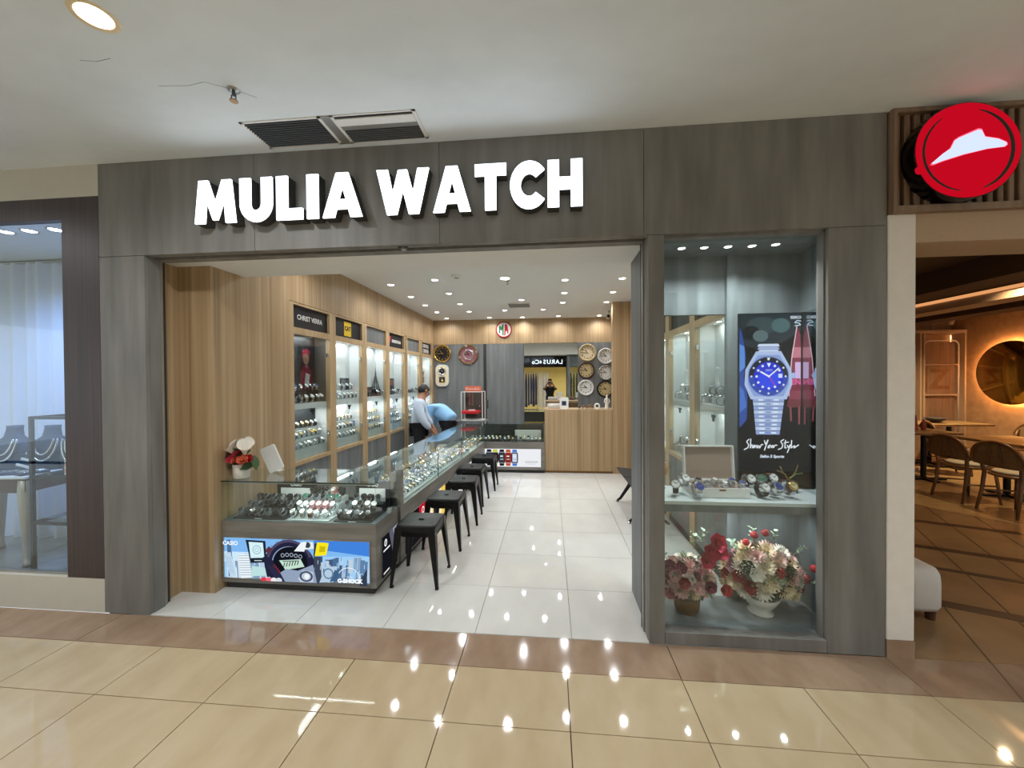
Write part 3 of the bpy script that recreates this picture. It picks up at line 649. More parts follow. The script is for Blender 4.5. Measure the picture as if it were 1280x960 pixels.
# watches in the first two left cabinets
kinds_s = ['steel_white', 'steel_black', 'steel_blue', 'steel_white', 'two_tone', 'black_white', 'gold_white']
def steps(name, x0, x1, y0, y1, z, n, h, m, label, cat='display stand', grp=None):
    """stepped riser along y (left wall): steps rise towards the wall (-x)"""
    t = thing(name, label, cat, (0, 0, 0), group=grp); dx = (x1-x0)/n
    for k in range(n): MB().box(x0+dx*k, x0+dx*(k+1)-.001, y0, y1, z+.001, z+.001+h*(n-k), m).obj('step', t)
    return t
for ci, (a, b_) in enumerate(CL[:2]):
    nm = 'dark' if ci == 0 else 'bright'
    steps('stepped_riser', -2.695, -2.566, a+.03, b_-.03, .776, 3, .10, 'shelf_white', 'white stepped riser in the lower half of the '+nm+' cabinet', grp=None)
    for row in range(3):
        for k in range(7):
            y = a+.07+(b_-a-.14)*k/6
            watch(R.choice(kinds_s), (-2.585-row*.043, y, .778+.10*(row+1)+.0305*1.3), (.8, 0, HP+R.uniform(-.2, .2)), 'steel wrist watch on the white riser of the '+nm+' wall cabinet', 'riser watches '+nm, 1.3, parts=False)
    for row in range(2):
        for k in range(6):
            y = a+.08+(b_-a-.16)*k/5
            watch(R.choice(['steel_black', 'black_white', 'steel_blue', 'resin_black', 'steel_white']), (-2.59-row*.065, y+R.uniform(-.01, .01), 1.357+.0305*1.45+row*.112), (.8, 0, HP+R.uniform(-.3, .3)), 'wrist watch standing on the upper shelf of the '+nm+' wall cabinet', 'shelf watches '+nm, 1.45, parts=False)
    tag(MB().box(-2.692, -2.625, a+.04, b_-.04, 1.356, 1.467, 'resin_black' if ci == 0 else 'cabinet_white').obj('riser_block'), 'low riser block on the upper shelf of the '+nm+' wall cabinet', 'riser')
# right wall cabinets, seen through the window display
for ci, (a, b_) in enumerate(CR[:2]):
    nm = ('first', 'second')[ci]; wh = 'cabinet right behind the window display' if ci == 0 else 'right wall cabinet next to the bench'
    for z, n, sc, gp in ((1.356, 5, 1.5, 'upper'), (.776, 5, 1.7, 'lower')):
        for k in range(n):
            y = a+.08+(b_-a-.16)*k/(n-1)
            for row in (0, 1):
                watch(R.choice(['steel_white', 'steel_black', 'black_white', 'steel_blue']), (1.42+row*.06, y+R.uniform(-.015, .015), z+.0305*sc+.001+row*.079), (.5, 0, -HP+R.uniform(-.3, .3)), 'wrist watch on the '+gp+' shelf of the '+wh, gp+' watches '+nm, sc, parts=False)
        tag(MB().box(1.455, 1.52, a+.04, b_-.04, z, z+.078, 'cabinet_white').obj('riser_block'), 'white riser block on the '+gp+' shelf of the '+wh, 'riser')
    for k, yy in enumerate((a+.2, b_-.2)):
        t = thing('watch_display_arch', 'white curved cuff display stand hanging high in the '+wh, 'display stand', (1.488, yy, 1.435), group='cuff stands '+nm)
        MB().tube([(0, .07*math.sin(q), .03+.22*(q/2.2)) for q in [i*.2 for i in range(12)]], .016, 'white_plastic', 8, flat=.5).obj('cuff', t)
        MB().lathe([(.04, 0), (.04, .006), (.01, .01), (.01, .06)], 'chrome', 14).obj('foot', t)
# ornaments in left cabinets
t = thing('tower_ornament', 'dark iron lattice tower ornament on the shelf of the blank grey headed cabinet', 'ornament', (-2.64, 3.345, 1.4565))
b = MB()
for sx in (-1, 1):
    for sy in (-1, 1): b.tube([(sx*.042*q**2.2+0, sy*.042*q**2.2, .36*(1-q)+.0) for q in [1, .85, .7, .55, .4, .25, .12]], [.008, .008, .008, .007, .006, .005, .004], 'steel_dark', 5)
for q in (.9, .72, .5, .3):
    r = .042*q**2.2+.006; b.box(-r, r, -r, r, .36*(1-q)-.003, .36*(1-q)+.004, 'steel_dark')
b.tube([(0, 0, .29), (0, 0, .42)], [.005, .0015], 'steel_dark', 6); b.obj('lattice', t)
MB().box(-.05, .05, -.06, .06, -.1, 0, 'black_matte').obj('base', t)
for a, b_, x, w, h, lab in ((2.42, 2.64, -2.694, .008, .27, 'dark picture board at the back of the CAT cabinet shelf'), (3.72, 4.17, -2.694, .008, .27, 'dark photo board at the back of the shelf under the red marked sign'), (5.4, 5.78, -2.694, .008, .42, 'dark red poster board in the SERVICE CENTER cabinet')):
    tag(MB().box(x, x+w, a, b_, 1.356, 1.356+h, 'black_matte').box(x+w, x+w+.001, a+.02, b_-.02, 1.356+.03, 1.356+h-.03, 'red_brown' if 'red' in lab else 'steel_dark').obj('display_board'), lab, 'display board')
t = thing('portrait_display', 'watch poster of a person in red in the dark cabinet', 'poster', (-2.690, 1.60, 1.66))
b = MB(); MP = EAST @ T(.12, .12, 0)
b.prism([(-.14, -.3), (.14, -.3), (.14, .2), (-.14, .2)], .004, 'flat_print', MP, c='1B1F26'); k = .0006
for p, cc in (([(-.12, -.3), (.10, -.3), (.09, -.08), (.03, -.02), (-.06, -.02), (-.11, -.1)], '7A2038'), (circ(-.01, .06, .055, 16, .07), '8C6A58'), ([(-.08, .06), (-.07, .14), (0, .17), (.06, .14), (.06, .06), (.04, .11), (-.05, .11)], '9A2A44'), ([(-.05, -.25), (.02, -.3), (.06, -.12), (-.02, -.1)], 'B9B2B0')):
    b.prism(p, 0, 'flat_print', MP @ T(0, 0, k), c=cc); k += .0006
b.obj('print', t)
for i, (a, b_) in enumerate(CL[2:]):      # the rest of the watches: many, small and far
    for row in range(3):
        for k in range(7): watch_stuff(R.choice(kinds_s), (-2.585-row*.043, a+.07+(b_-a-.14)*k/6, .778+.10*(row+1)+.0305*1.3), HP+R.uniform(-.2, .2), .8, 1.3)
    for k in range(6 if i not in (0,) else 4): watch_stuff(R.choice(['steel_black', 'black_white', 'resin_black']), (-2.59, a+.06+(b_-a-.12)*(k/5 if i else (0, .2, .75, 1)[k]), 1.357+.0305*1.5), HP+R.uniform(-.3, .3), .8, 1.5)
for i, (a, b_) in enumerate(CL[2:]):
    steps('stepped_riser', -2.695, -2.566, a+.03, b_-.03, .776, 3, .10, 'shelf_white', 'white stepped riser in the '+['tower ornament', 'red marked sign', 'blank headed', 'SERVICE CENTER'][i]+' cabinet')

tag(MB().box(-2.70, -2.696, 1.27, 1.86, .80, 1.29, 'blue_board').obj('display_board'), 'blue-grey backing board in the lower half of the dark cabinet', 'display board')
for k, (y, h) in enumerate(((2.95, .09), (3.12, .14), (3.70, .10), (3.95, .15), (4.55, .12), (4.85, .08))):
    t = thing('watch_pillow_block', ['low black pillow block left of the tower', 'tall black pillow block beside the tower', 'low black pillow block under the red marked sign', 'tall black pillow block under the red marked sign', 'tall black pillow block behind the men', 'low black pillow block behind the men'][k], 'display stand', (-2.645, y, 1.356))
    MB().bbox(-.03, .03, -.055, .055, 0, h, 'resin_black', .006).obj('block', t); MB().tube([(.031, -.03, h*.5), (.034, 0, h*.55), (.031, .03, h*.5)], .009, 'chrome', 6).obj('watch_head', t)
# ================================================================ COUNTERS
class Art:
    """flat artwork: layers of coloured polygons, each a hair above the one before"""
    def __init__(s, M, mat): s.mb = MB(); s.M = M; s.m = mat; s.k = 0.0
    def p(s, poly, c): s.k += .00025; s.mb.prism(poly, 0, s.m, s.M @ T(0, 0, s.k), c=c); return s
    def r(s, x0, y0, x1, y1, c): return s.p([(x0, y0), (x1, y0), (x1, y1), (x0, y1)], c)
    def o(s, cx, cy, r, c, ry=None, n=28): return s.p(circ(cx, cy, r, n, ry), c)
    def ring(s, cx, cy, r0_, r1_, c, a0=0, a1=2*PI, e=1.0, n=32):
        s.k += .00025; ringpoly(s.mb, cx, cy, r0_, r1_, s.m, s.M @ T(0, 0, s.k), c, n, a0, a1, e); return s
    def t(s, body, size, x, y, c, bold=0, align='CENTER', shear=0, sx=1, rot=0):
        s.k += .00025; s.mb.text(body, size, s.m, s.M @ T(x, y, s.k) @ RZ(rot) @ SC(sx, 1, 1), d=0, bold=bold, c=c, align=align, shear=shear); return s
    def l(s, pts, w, c):
        s.k += .00025
        for (x0, y0), (x1, y1) in zip(pts, pts[1:]):
            dx, dy = x1-x0, y1-y0; L = math.hypot(dx, dy) or 1; nx, ny = -dy/L*w/2, dx/L*w/2
            s.mb.prism([(x0+nx, y0+ny), (x0-nx, y0-ny), (x1-nx, y1-ny), (x1+nx, y1+ny)], 0, s.m, s.M @ T(0, 0, s.k), c=c)
        return s
def clip_rect(poly, x0, y0, x1, y1):
    def cl(p, ins, inter):
        o = []
        for i in range(len(p)):
            a, b_ = p[i-1], p[i]
            if ins(b_):
                if not ins(a): o.append(inter(a, b_))
                o.append(b_)
            elif ins(a): o.append(inter(a, b_))
        return o
    for ax, v, sg_ in ((0, x0, 1), (0, x1, -1), (1, y0, 1), (1, y1, -1)):
        if not poly: return poly
        poly = cl(poly, lambda q: sg_*(q[ax]-v) >= 0, lambda a, b_: tuple(a[i]+(b_[i]-a[i])*(v-a[ax])/(b_[ax]-a[ax]) for i in (0, 1)))
    return poly
FX0, FX1, FY0, FY1 = -2.508, -1.28, .36, .79
fc = thing('display_counter', 'grey glass-topped watch counter with a glowing G-SHOCK light panel', 'counter', (0, 0, 0))
GC = 'grey_counter'
def hollow(mb, x0, x1, y0, y1, z0, z1, m, cut=None): mb.box(x0, x1, y0, y1, z0, z1, m)
MB().box(FX0, FX1, FY0, FY1, .055, .09, GC).box(FX0, FX0+.045, FY0, FY1, .09, .525, GC).box(FX1-.045, FX1, FY0, FY0+.08, .09, .525, GC).box(FX1-.045, FX1, FY1-.02, FY1, .09, .525, GC).box(FX1-.045, FX1, FY0+.08, FY1-.02, .40, .525, GC).box(FX0+.045, FX1-.045, FY0, FY1, .405, .525, GC).box(FX0+.045, FX1-.045, FY0+.03, FY1, .09, .405, GC).obj('carcass', fc)
MB().box(FX0+.01, FX1-.03, FY0+.03, FY1-.03, 0, .055, 'dark_grey').obj('toe_kick', fc)
MB().box(FX0+.005, FX1-.004, FY0+.004, FY1-.004, .525, .530, 'grey_cool').obj('display_bed', fc)
MB().box(FX0, FX1, FY0, FY0+.006, .526, .824, 'case_glass').obj('front_pane', fc)
MB().box(FX1-.006, FX1, FY0+.006, FY1, .526, .824, 'case_glass').obj('side_pane', fc)
MB().box(FX0, FX1+.004, FY0-.004, FY1+.004, .824, .832, 'case_glass').obj('top_pane', fc)
MB().box(FX0+.01, FX1-.01, FY1-.012, FY1-.004, .53, .60, 'dark_grey').obj('rear_door', fc)
MB().box(FX0, FX1, FY0-.0045, FY0-.003, .8238, .8322, 'glass_edge').obj('pane_edge', fc)
MB().box(FX0+.05, FX1-.03, FY0+.008, FY0+.018, .812, .8235, 'alu').obj('led_strip', fc)
area('led_lamp', fc, ((FX0+FX1)/2+.18, FY0+.016, .810), (.55, 0, 0), .80, .012, 2.2, COOL)
# --- G-SHOCK light panel (x -2.49..-1.325, z .09..0.405)
px0, px1, pz0, pz1 = 0, 1.165, 0, .312
lb = MB().box(-2.492, -1.323, .352, .362, .088, .094, 'alu').box(-2.492, -1.323, .352, .362, .400, .406, 'alu').box(-2.492, -2.486, .352, .362, .094, .400, 'alu').box(-1.329, -1.323, .352, .362, .094, .400, 'alu').obj('light_panel_frame', fc)
A = Art(T(-2.490, .3585, .091) @ FRONT, 'lightbox_print')
def cr(p): return clip_rect(p, px0+.004, pz0+.004, px1-.004, pz1-.004)
A.r(0, 0, px1, pz1, '9CC8EE'); A.p(cr([(0, .16), (px1, .2), (px1, .312), (0, .312)]), '7DB4EA'); A.p(cr([(.75, .24), (px1, .2), (px1, .312), (.72, .312)]), '3F7FD6')
A.p(cr([(0, .12), (.35, .15), (.35, .2), (0, .2)]), 'C6E1F5')
RA = random.Random(3)
for k in range(26):
    x = .02+.33*RA.random(); h = .06+.13*RA.random(); w = .02+.03*RA.random()
    A.p(cr([(x, 0), (x+w, 0), (x+w-.008, h), (x-.008, h)]), RA.choice(['8FA9C4', 'AFC6DB', '6F8FB0', 'C9DAE8', '7E97B2', 'DCE7EF']))
for k in range(60):
    x = .72+.43*RA.random(); h = .05+.15*RA.random(); w = .012+.025*RA.random()
    A.p(cr([(x, h-.1), (x+w, h-.1), (x+w+.006, h), (x+.006, h)]), RA.choice(['5D7FA6', '88A3BF', '4B6A92', 'A5BBD0', '6C8CB0', 'B9CAD9', '3F587A']))
A.p(cr([(.045, .30), (.075, .30), (.10, .02), (.055, .02)]), '4F6C90'); A.p(cr([(.02, .2), (.075, .205), (.12, .03), (.07, .01)]), 'BAD3E6')
A.p(cr([(.13, .19), (.22, .195), (.25, .02), (.16, .01)]), 'E4ECF0')
for k in range(9): A.l([(.135+k*.003, .18-k*.018), (.222+k*.003, .184-k*.018)], .004, '7F9BB4')
A.p(cr([(.20, .305), (.36, .300), (.37, .14), (.24, .13)]), '1B2430'); A.p(cr([(.225, .29), (.34, .287), (.35, .175), (.24, .168)]), 'CFEAF0'); A.ring(.29, .232, .028, .034, '8FB5BE'); A.ring(.29, .232, .012, .016, '8FB5BE')
A.l([(.27, .15), (.33, .152)], .005, 'DDE8EC')
A.p(cr([(.24, .03), (.36, .04), (.36, .10), (.25, .11)]), 'B7D9DA'); A.p(cr([(.34, .18), (.46, .20), (.47, .04), (.37, .03)]), '1D2738')
# big watch
A.p(cr(circ(.55, .135, .20, 32, .165)), '23233C'); A.p(cr([(.37, .12), (.44, .02), (.6, -.02), (.75, .0), (.78, .1)]), '2B2A45')
A.ring(.55, .142, .155, .175, '4A4560', .3, 2.9, 1.05); A.ring(.55, .142, .118, .125, '8FA3C0', .2, 3.0, 1.1)
A.p(cr(circ(.56, .15, .135, 32, .115)), '12141E'); A.p(cr([(.47, .16), (.64, .175), (.67, .12), (.52, .09)]), 'BFDCCB')
for k in range(6): A.l([(.505+k*.022, .112+k*.004), (.515+k*.022, .145+k*.004)], .007, '1E2A2A')
A.l([(.50, .155), (.62, .163)], .006, '38504A')
for k in range(5): A.ring(.50+k*.035, .20+.006*math.sin(k), .010, .015, '9FA9B8')
A.p(cr([(.48, .07), (.53, .10), (.62, .09), (.74, .14), (.77, .0), (.52, .0)]), '8E9DB5'); A.p(cr([(.62, .03), (.66, .095), (.74, .085), (.74, .01), (.64, .005)]), 'B9C4D2'); A.ring(.685, .05, .028, .04, '3E4A62', 0, 2*PI, 1.3); A.o(.69, .05, .02, 'E9EEF4')
A.t('G-SHOCK', .018, .455, .10, 'C0414C', rot=-.9)
for a, c in ((.35, 'D9344A'), (.39, 'E8687A'), (.43, 'E9E2E4'), (.47, 'C9D6E2')): A.p(cr(circ(a, .012, .025, 14, .02)), c)
# yellow and pale watches
A.p(cr([(.66, .312), (.74, .312), (.75, .26), (.68, .25)]), 'DDE3E6'); A.o(.70, .285, .022, '3A3F44'); A.p(cr([(.745, .20), (.80, .21), (.80, .30), (.752, .30)]), '2E3546')
A.p(cr([(.755, .205), (.845, .215), (.865, .305), (.775, .312)]), 'F2DF1E'); A.p(cr([(.79, .235), (.835, .24), (.84, .28), (.795, .28)]), 'C7B40F'); A.p(cr([(.745, .20), (.80, .205), (.81, .0), (.77, .0)]), '3C4658')
A.p(cr([(.79, .01), (.90, .02), (.93, .13), (.84, .14)]), 'AFC6DA'); A.p(cr([(.87, .02), (.93, .03), (.95, .10), (.91, .11)]), '40607F'); A.ring(.86, .08, .03, .04, '5F7D9C')
for k in range(5): A.l([(.035+.012*k, .19-.004*k), (.075+.010*k, .05)], .002, '8FB0CC')
for k in range(4): A.l([(.03, .17-.03*k), (.11, .165-.03*k)], .002, '9DB9D2')
for k in range(7): A.ring(.55, .142, .178, .182, '6A6484', .5+.3*k, .62+.3*k, 1.05)
for k in range(14): x = .74+.40*RA.random(); y = .06+.12*RA.random(); A.l([(x, y), (x+.002, y+.03)], .003, RA.choice(['D6E4F0', '2F4A6E']))
A.p(cr([(.60, .24), (.66, .312), (.70, .312), (.68, .24)]), 'E9EEF0'); A.p(cr([(.37, .235), (.40, .27), (.43, .25), (.40, .21)]), '5A3040')
A.ring(1.02, .045, .085, .09, 'E8F2FA', .15, 2.6)
A.p(cr([(1.10, .0), (px1, .0), (px1, .14), (1.12, .06)]), '2F3E52')
A.t('CASIO', .042, .092, .283, 'F4FAFF', bold=.0012); A.t('G-SHOCK', .038, 1.03, .035, 'FFFFFF', bold=.0022, sx=1.12); A.t('TOUGH', .012, 1.03, .066, 'F0F6FA')
o = A.mb.obj('light_panel', fc); o['label'] = 'backlit blue G-SHOCK advert with watches and skyscrapers'

# --- long counter (runs into the shop, slightly skewed)
LR = -.04
lc = thing('long_display_counter', 'long grey glass-topped watch counter running into the shop behind the stools', 'counter', (-1.28, .36, 0), (0, 0, LR))
Y0, Y1, LX0 = .436, 3.90, -.42
MB().box(LX0, 0, Y0, Y1, .055, .525, GC).obj('carcass', lc)
MB().box(LX0+.03, -.03, Y0, Y1, 0, .055, 'dark_grey').obj('toe_kick', lc)
MB().box(LX0+.004, -.004, Y0, Y1, .525, .530, 'shelf_white').obj('display_bed', lc)
MB().box(LX0, .004, Y0, Y1, .824, .832, 'case_glass').obj('top_pane', lc)
seams = [.50, 1.44, 2.42, 3.36, Y1]
for a, b_ in zip(seams, seams[1:]):
    MB().box(-.006, 0, a+.002, b_-.002, .530, .824, 'case_glass').obj('front_pane', lc)
    MB().box(-.009, .0005, b_-.004, b_+.002, .530, .824, 'steel_dark').obj('glass_joint', lc)
MB().box(-.10, 0, Y0, .50, .525, .824, GC).obj('post', lc); MB().box(LX0, LX0+.012, Y0, Y1, .53, .824, 'grey_cool').obj('rear_door', lc)
MB().box(LX0+.0, LX0+.02, Y0, Y1, .800, .824, 'alu').obj('rear_rail', lc)
MB().box(-.020, -.008, .52, Y1-.02, .812, .8235, 'alu').obj('led_strip', lc)
area('led_lamp', lc, (-.018, (Y0+Y1)/2, .810), (0, .55, 0), .012, 3.2, 6.5, COOL)
# light panels along the front side
def side_art(y0, y1, fn, nm, par, ww=None, x=0.0):
    w = y1-y0; A = Art(T(x, y0, .075) @ EAST, 'lightbox_print'); fn(A, w, .315)
    fr = MB().box(x-.004, x+.003, y0-.006, y0, .07, .396, 'alu').box(x-.004, x+.003, y1, y1+.006, .07, .396, 'alu').box(x-.004, x+.003, y0, y1, .07, .0749, 'alu').box(x-.004, x+.003, y0, y1, .3905, .396, 'alu').obj('light_panel_frame', par)
    o = A.mb.obj('light_panel', par); o['label'] = nm; return o
def a_black(A, w, h):
    A.r(0, 0, w, h, '14151A'); A.p([(w*.45, h), (w, h), (w, h*.2), (w*.7, h*.35)], '5A5868'); A.p([(w*.7, h), (w, h), (w, h*.55), (w*.85, h*.6)], '9C9AB4')
    A.ring(w*.24, h*.80, .018, .028, 'F2F2F2', e=.9); A.l([(w*.24, h*.76), (w*.24, h*.85)], .008, 'F2F2F2'); A.r(w*.1, h*.61, w*.5, h*.65, 'E8E8E8'); A.r(w*.1, h*.06, w*.45, h*.10, 'DDDDDD')
def a_red(A, w, h):
    A.r(0, 0, w, h, '17171B'); A.p([(w*.7, 0), (w, 0), (w, h), (w*.62, h)], 'B3192B'); A.t('CASIO', .09, w*.83, h*.5, 'F2F2F2', bold=.002, rot=HP); A.o(w*.3, h*.5, .09, '4C4F58'); A.o(w*.3, h*.5, .06, 'CDB22E')
def a_warm(A, w, h):
    A.r(0, 0, w, h, 'F5E6C0'); A.r(w*.6, 0, w*.8, h, 'E7C45A'); A.r(w*.8, 0, w, h, '2A2118'); A.o(w*.3, h*.55, .10, 'D9B98A'); A.o(w*.3, h*.55, .07, '6B5136')
def a_white(A, w, h):
    A.r(0, 0, w, h, 'EDEDF2'); A.o(w*.5, h*.5, .09, '9AA0AA'); A.o(w*.5, h*.5, .07, 'F7F7FA'); A.r(w*.1, h*.8, w*.5, h*.86, '555B66')
def a_purple(A, w, h):
    A.r(0, 0, w, h, '5A3BD8'); A.p([(0, 0), (w, 0), (w, h*.6)], '1D1550'); A.o(w*.4, h*.6, .08, 'A79BF0')
MB().box(FX1-.04, FX1-.002, FY0+.08, FY1-.02, .09, .40, 'dark_grey').obj('side_recess', fc)
side_art(FY0+.095, FY1-.03, a_black, 'black backlit watch advert on the counter end', fc, x=FX1)
for (a, b_), fn, nm in zip([(.52, 1.05), (1.12, 1.80), (1.87, 2.50), (2.57, 3.10), (3.15, 3.62)], (a_red, a_warm, a_white, a_white, a_purple), ('black and red backlit advert', 'warm yellow backlit advert', 'white backlit advert', 'white backlit advert', 'purple backlit advert')):
    side_art(a, b_, fn, nm, lc, x=.0012)
# watches lying in rows in the long counter
def lw(lx, ly): c, s = math.cos(LR), math.sin(LR); return (-1.28+lx*c-ly*s, .36+lx*s+ly*c)
for si, (a, b_) in enumerate(zip(seams, seams[1:])):
    if si < 2:
        x, y = lw(-.21, (a+b_)/2)
        t = thing('watch_tray', ('pale' if si == 0 else 'cream')+' sloped watch tray in the long counter section '+('next to the grey post' if si == 0 else 'one joint beyond the grey post'), 'tray', (x, y, .5305), (0, 0, LR))
        L = (b_-a)/2-.03
        MB().add([(-.15, -L, 0), (.19, -L, 0), (.19, L, 0), (-.15, L, 0), (-.15, -L, .10), (.19, -L, .015), (.19, L, .015), (-.15, L, .10)], [(3, 2, 1, 0), (4, 5, 6, 7), (0, 1, 5, 4), (1, 2, 6, 5), (2, 3, 7, 6), (3, 0, 4, 7)], 'shelf_white').obj('tray_bed', t)
        MB().box(.19, .197, -L, L, 0, .03, 'paper_white').obj('tray_lip', t)
    n = 11 if b_-a > .8 else 7
    for row in range(5 if si < 2 else 4):
        for k in range(n):
            ly = a+.07+(b_-a-.14)*k/(n-1); lx = -.05-row*.068; z = .555+ (.034+.017*row if si < 2 else .012)
            x, y = lw(lx, ly); kd = R.choice(['steel_white', 'steel_black', 'two_tone', 'gold_white', 'steel_white', 'steel_blue'])
            if si < 2 and row < 4: watch(kd, (x, y, z+.006), (.55, R.uniform(-.1, .1), HP+LR+R.uniform(-.25, .25)), 'bracelet watch in the rows of the long counter '+('just beyond the grey post' if si == 0 else 'section after the first glass joint'), 'long counter watches section %d' % (si+1), 1.12, parts=False)
            else: watch_stuff(kd, (x, y, z+.006), HP+LR+R.uniform(-.3, .3), .55, 1.12)
# --- back counter
bc = thing('rear_display_counter', 'grey glass-topped counter at the back with a white smart watch advert', 'counter', (0, 0, 0))
BX0, BX1, BY0, BY1 = -1.20, -.096, 4.25, 4.62
MB().box(BX0, BX1, BY0, BY1, .055, .53, GC).obj('carcass', bc); MB().box(BX0+.01, BX1, BY0+.03, BY1, 0, .055, 'dark_grey').obj('toe_kick', bc)
MB().box(BX0+.006, BX1, BY0+.006, BY1-.01, .53, .534, 'black_matte').obj('display_bed', bc)
MB().box(BX0, BX1, BY0, BY0+.006, .534, .83, 'case_glass').obj('front_pane', bc); MB().box(BX0, BX1, BY0-.003, BY1, .83, .838, 'case_glass').obj('top_pane', bc)
MB().box(BX0-.0, BX0+.012, BY0+.006, BY0+.02, .534, .83, 'alu').box(BX1-.012, BX1, BY0+.006, BY0+.02, .534, .83, 'alu').obj('glass_joint', bc)
MB().box(BX0, BX1, BY1-.012, BY1, .534, .80, 'dark_grey').obj('rear_door', bc)
A = Art(T(-1.12, 4.2495, .105) @ FRONT, 'lightbox_print'); A.r(0, 0, .96, .305, 'E4E6EA')
for x, c, c2 in ((.075, '1C1D22', '3B5570'), (.18, 'B9C22A', '3A2020'), (.295, '17181B', '3A4148'), (.405, 'B4502E', '7A1F22'), (.515, '3F74C8', 'C9D6EA')):
    A.p([(x-.035, .305-.01), (x+.035, .305-.01), (x+.043, .25), (x-.043, .25)], c); A.p([(x-.043, .06), (x+.043, .06), (x+.035, .015), (x-.035, .015)], c)
    A.p([(x-.05, .245), (x+.05, .245), (x+.058, .20), (x+.058, .11), (x+.05, .065), (x-.05, .065), (x-.058, .11), (x-.058, .20)], '24262B' if c != 'B4502E' else '9C3A2A')
    A.r(x-.038, .085, x+.038, .225, c2); A.r(x-.028, .17, x+.02, .19, 'E6E9EE'); A.r(x-.028, .12, x+.028, .135, 'AEB6C2')
A.t('QUANTUM', .042, .80, .085, '4A4E55'); A.r(.74, .05, .87, .055, '9A9EA5')
A.mb.obj('light_panel', bc)['label'] = 'white QUANTUM advert with a row of coloured smart watches'
for k in range(15): watch(R.choice(['two_tone', 'gold_white', 'steel_white', 'steel_black']), (BX0+.09+.067*k, 4.33+R.uniform(-.01, .01), .5615), (.7, 0, R.uniform(-.2, .2)), 'gold and steel watch in the front row of the rear counter', 'rear counter watches', 1.1, parts=False)
for k in range(12): watch_stuff(R.choice(['two_tone', 'gold_white', 'resin_black', 'steel_black']), (BX0+.12+.07*k, 4.44, .575), R.uniform(-.3, .3), .6, 1.1)
tag(MB().box(-.62, -.16, 4.50, 4.53, .5345, .70, 'paper_white').obj('price_board'), 'white card board standing inside the rear counter', 'board')
# --- cashier desk
dk = thing('cashier_desk', 'tall oak laminate cashier desk beside the wood column', 'desk', (0, 0, 0))
MB().box(-.094, 1.04, 4.30, 4.33, .04, 1.077, 'oak').box(-.094, -.06, 4.33, 4.80, .04, 1.06, 'oak').obj('front_panel', dk); MB().box(-.094, 1.33, 4.45, 4.80, 1.03, 1.077, 'oak_plain').box(-.06, 1.04, 4.33, 4.45, 1.03, 1.077, 'oak_plain').obj('desk_top', dk); MB().box(-.08, 1.04, 4.325, 4.35, 0, .04, 'bronze').obj('plinth', dk)
STUFFW = None
# ================================================================ FRONT COUNTER CONTENTS
def cboard(x0, x1, y, lab, ybox=.12):
    t = thing('brand_board', lab, 'display board', ((x0+x1)/2, y, .531)); w = (x1-x0)/2
    MB().box(-w, w, 0, .02, 0, .215, 'black_matte').obj('board', t); MB().box(-w*.8, w*.75, -.003, 0, .03, .160, 'paper_white').obj('photo_card', t)
    MB().text('CASIO', .034, 'paper_white', T(0, -.001, .186) @ FRONT, bold=.001).obj('lettering', t)
cboard(-2.30, -1.96, .70, 'black CASIO board at the back of the dim left tray'); cboard(-1.62, -1.33, .73, 'black CASIO board beside the grey post')
def tray(x0, x1, y0, y1, m, lab, steps_=2, h=.03):
    t = thing('watch_tray', lab, 'tray', ((x0+x1)/2, y0, .5305)); w = (x1-x0)/2; d = y1-y0
    MB().bbox(-w, w, 0, d, 0, .012, m, .003).obj('base', t)
    for k in range(1, steps_+1): MB().box(-w+.01, w-.01, d*k/(steps_+1), d-.004, .012+h*(k-1), .012+h*k, m).obj('step', t)
    MB().box(-.03, .03, -.001, 0, .004, .009, 'paper_white').obj('label_strip', t)
tray(-2.44, -2.02, .39, .66, 'resin_black', 'black stepped tray on the left of the front counter', 2)
tray(-1.99, -1.66, .38, .70, 'shelf_white', 'white stepped tray in the middle of the front counter', 3, .034)
tray(-1.62, -1.33, .38, .68, 'resin_black', 'black stepped tray at the right end of the front counter', 2)
def wrow(x0, x1, n, y, z, kinds, lab, grp, tilt=.75, sc=1.05):
    for k in range(n):
        watch(R.choice(kinds), (x0+(x1-x0)*k/(n-1), y+R.uniform(-.006, .006), z+.0305*sc), (tilt, 0, R.uniform(-.35, .35)), lab, grp, sc)
wrow(-2.40, -2.06, 7, .435, .543, ['resin_black', 'grey', 'steel_white'], 'watch in the front row of the dim black tray', 'left tray front row')
wrow(-2.38, -2.06, 6, .525, .573, ['resin_black', 'grey', 'steel_black'], 'watch on the middle step of the dim black tray', 'left tray middle row')
wrow(-2.38, -2.06, 6, .615, .603, ['resin_black', 'grey'], 'dark watch on the top step of the dim black tray', 'left tray top row')
wrow(-1.95, -1.70, 5, .42, .543, ['brown_white', 'steel_white', 'two_tone', 'steel_white'], 'steel or leather watch on the front of the white tray', 'middle tray front row', sc=1.15)
wrow(-1.96, -1.69, 6, .50, .577, ['pink', 'steel_white', 'grey', 'steel_white'], 'watch on the second step of the white tray', 'middle tray second row', sc=1.2)
wrow(-1.96, -1.69, 6, .575, .611, ['steel_white', 'grey', 'green'], 'watch on the third step of the white tray', 'middle tray third row', sc=1.2)
wrow(-1.94, -1.70, 5, .655, .645, ['resin_black', 'steel_black', 'resin_black', 'pink'], 'dark watch on the top step of the white tray', 'middle tray top row', sc=1.2)
wrow(-1.585, -1.365, 6, .425, .543, ['resin_black', 'grey', 'resin_black'], 'resin watch in the front row of the right black tray', 'right tray front row', sc=1.2)
wrow(-1.58, -1.37, 5, .535, .573, ['steel_white', 'grey', 'steel_black'], 'watch on the middle step of the right black tray', 'right tray middle row', sc=1.25)
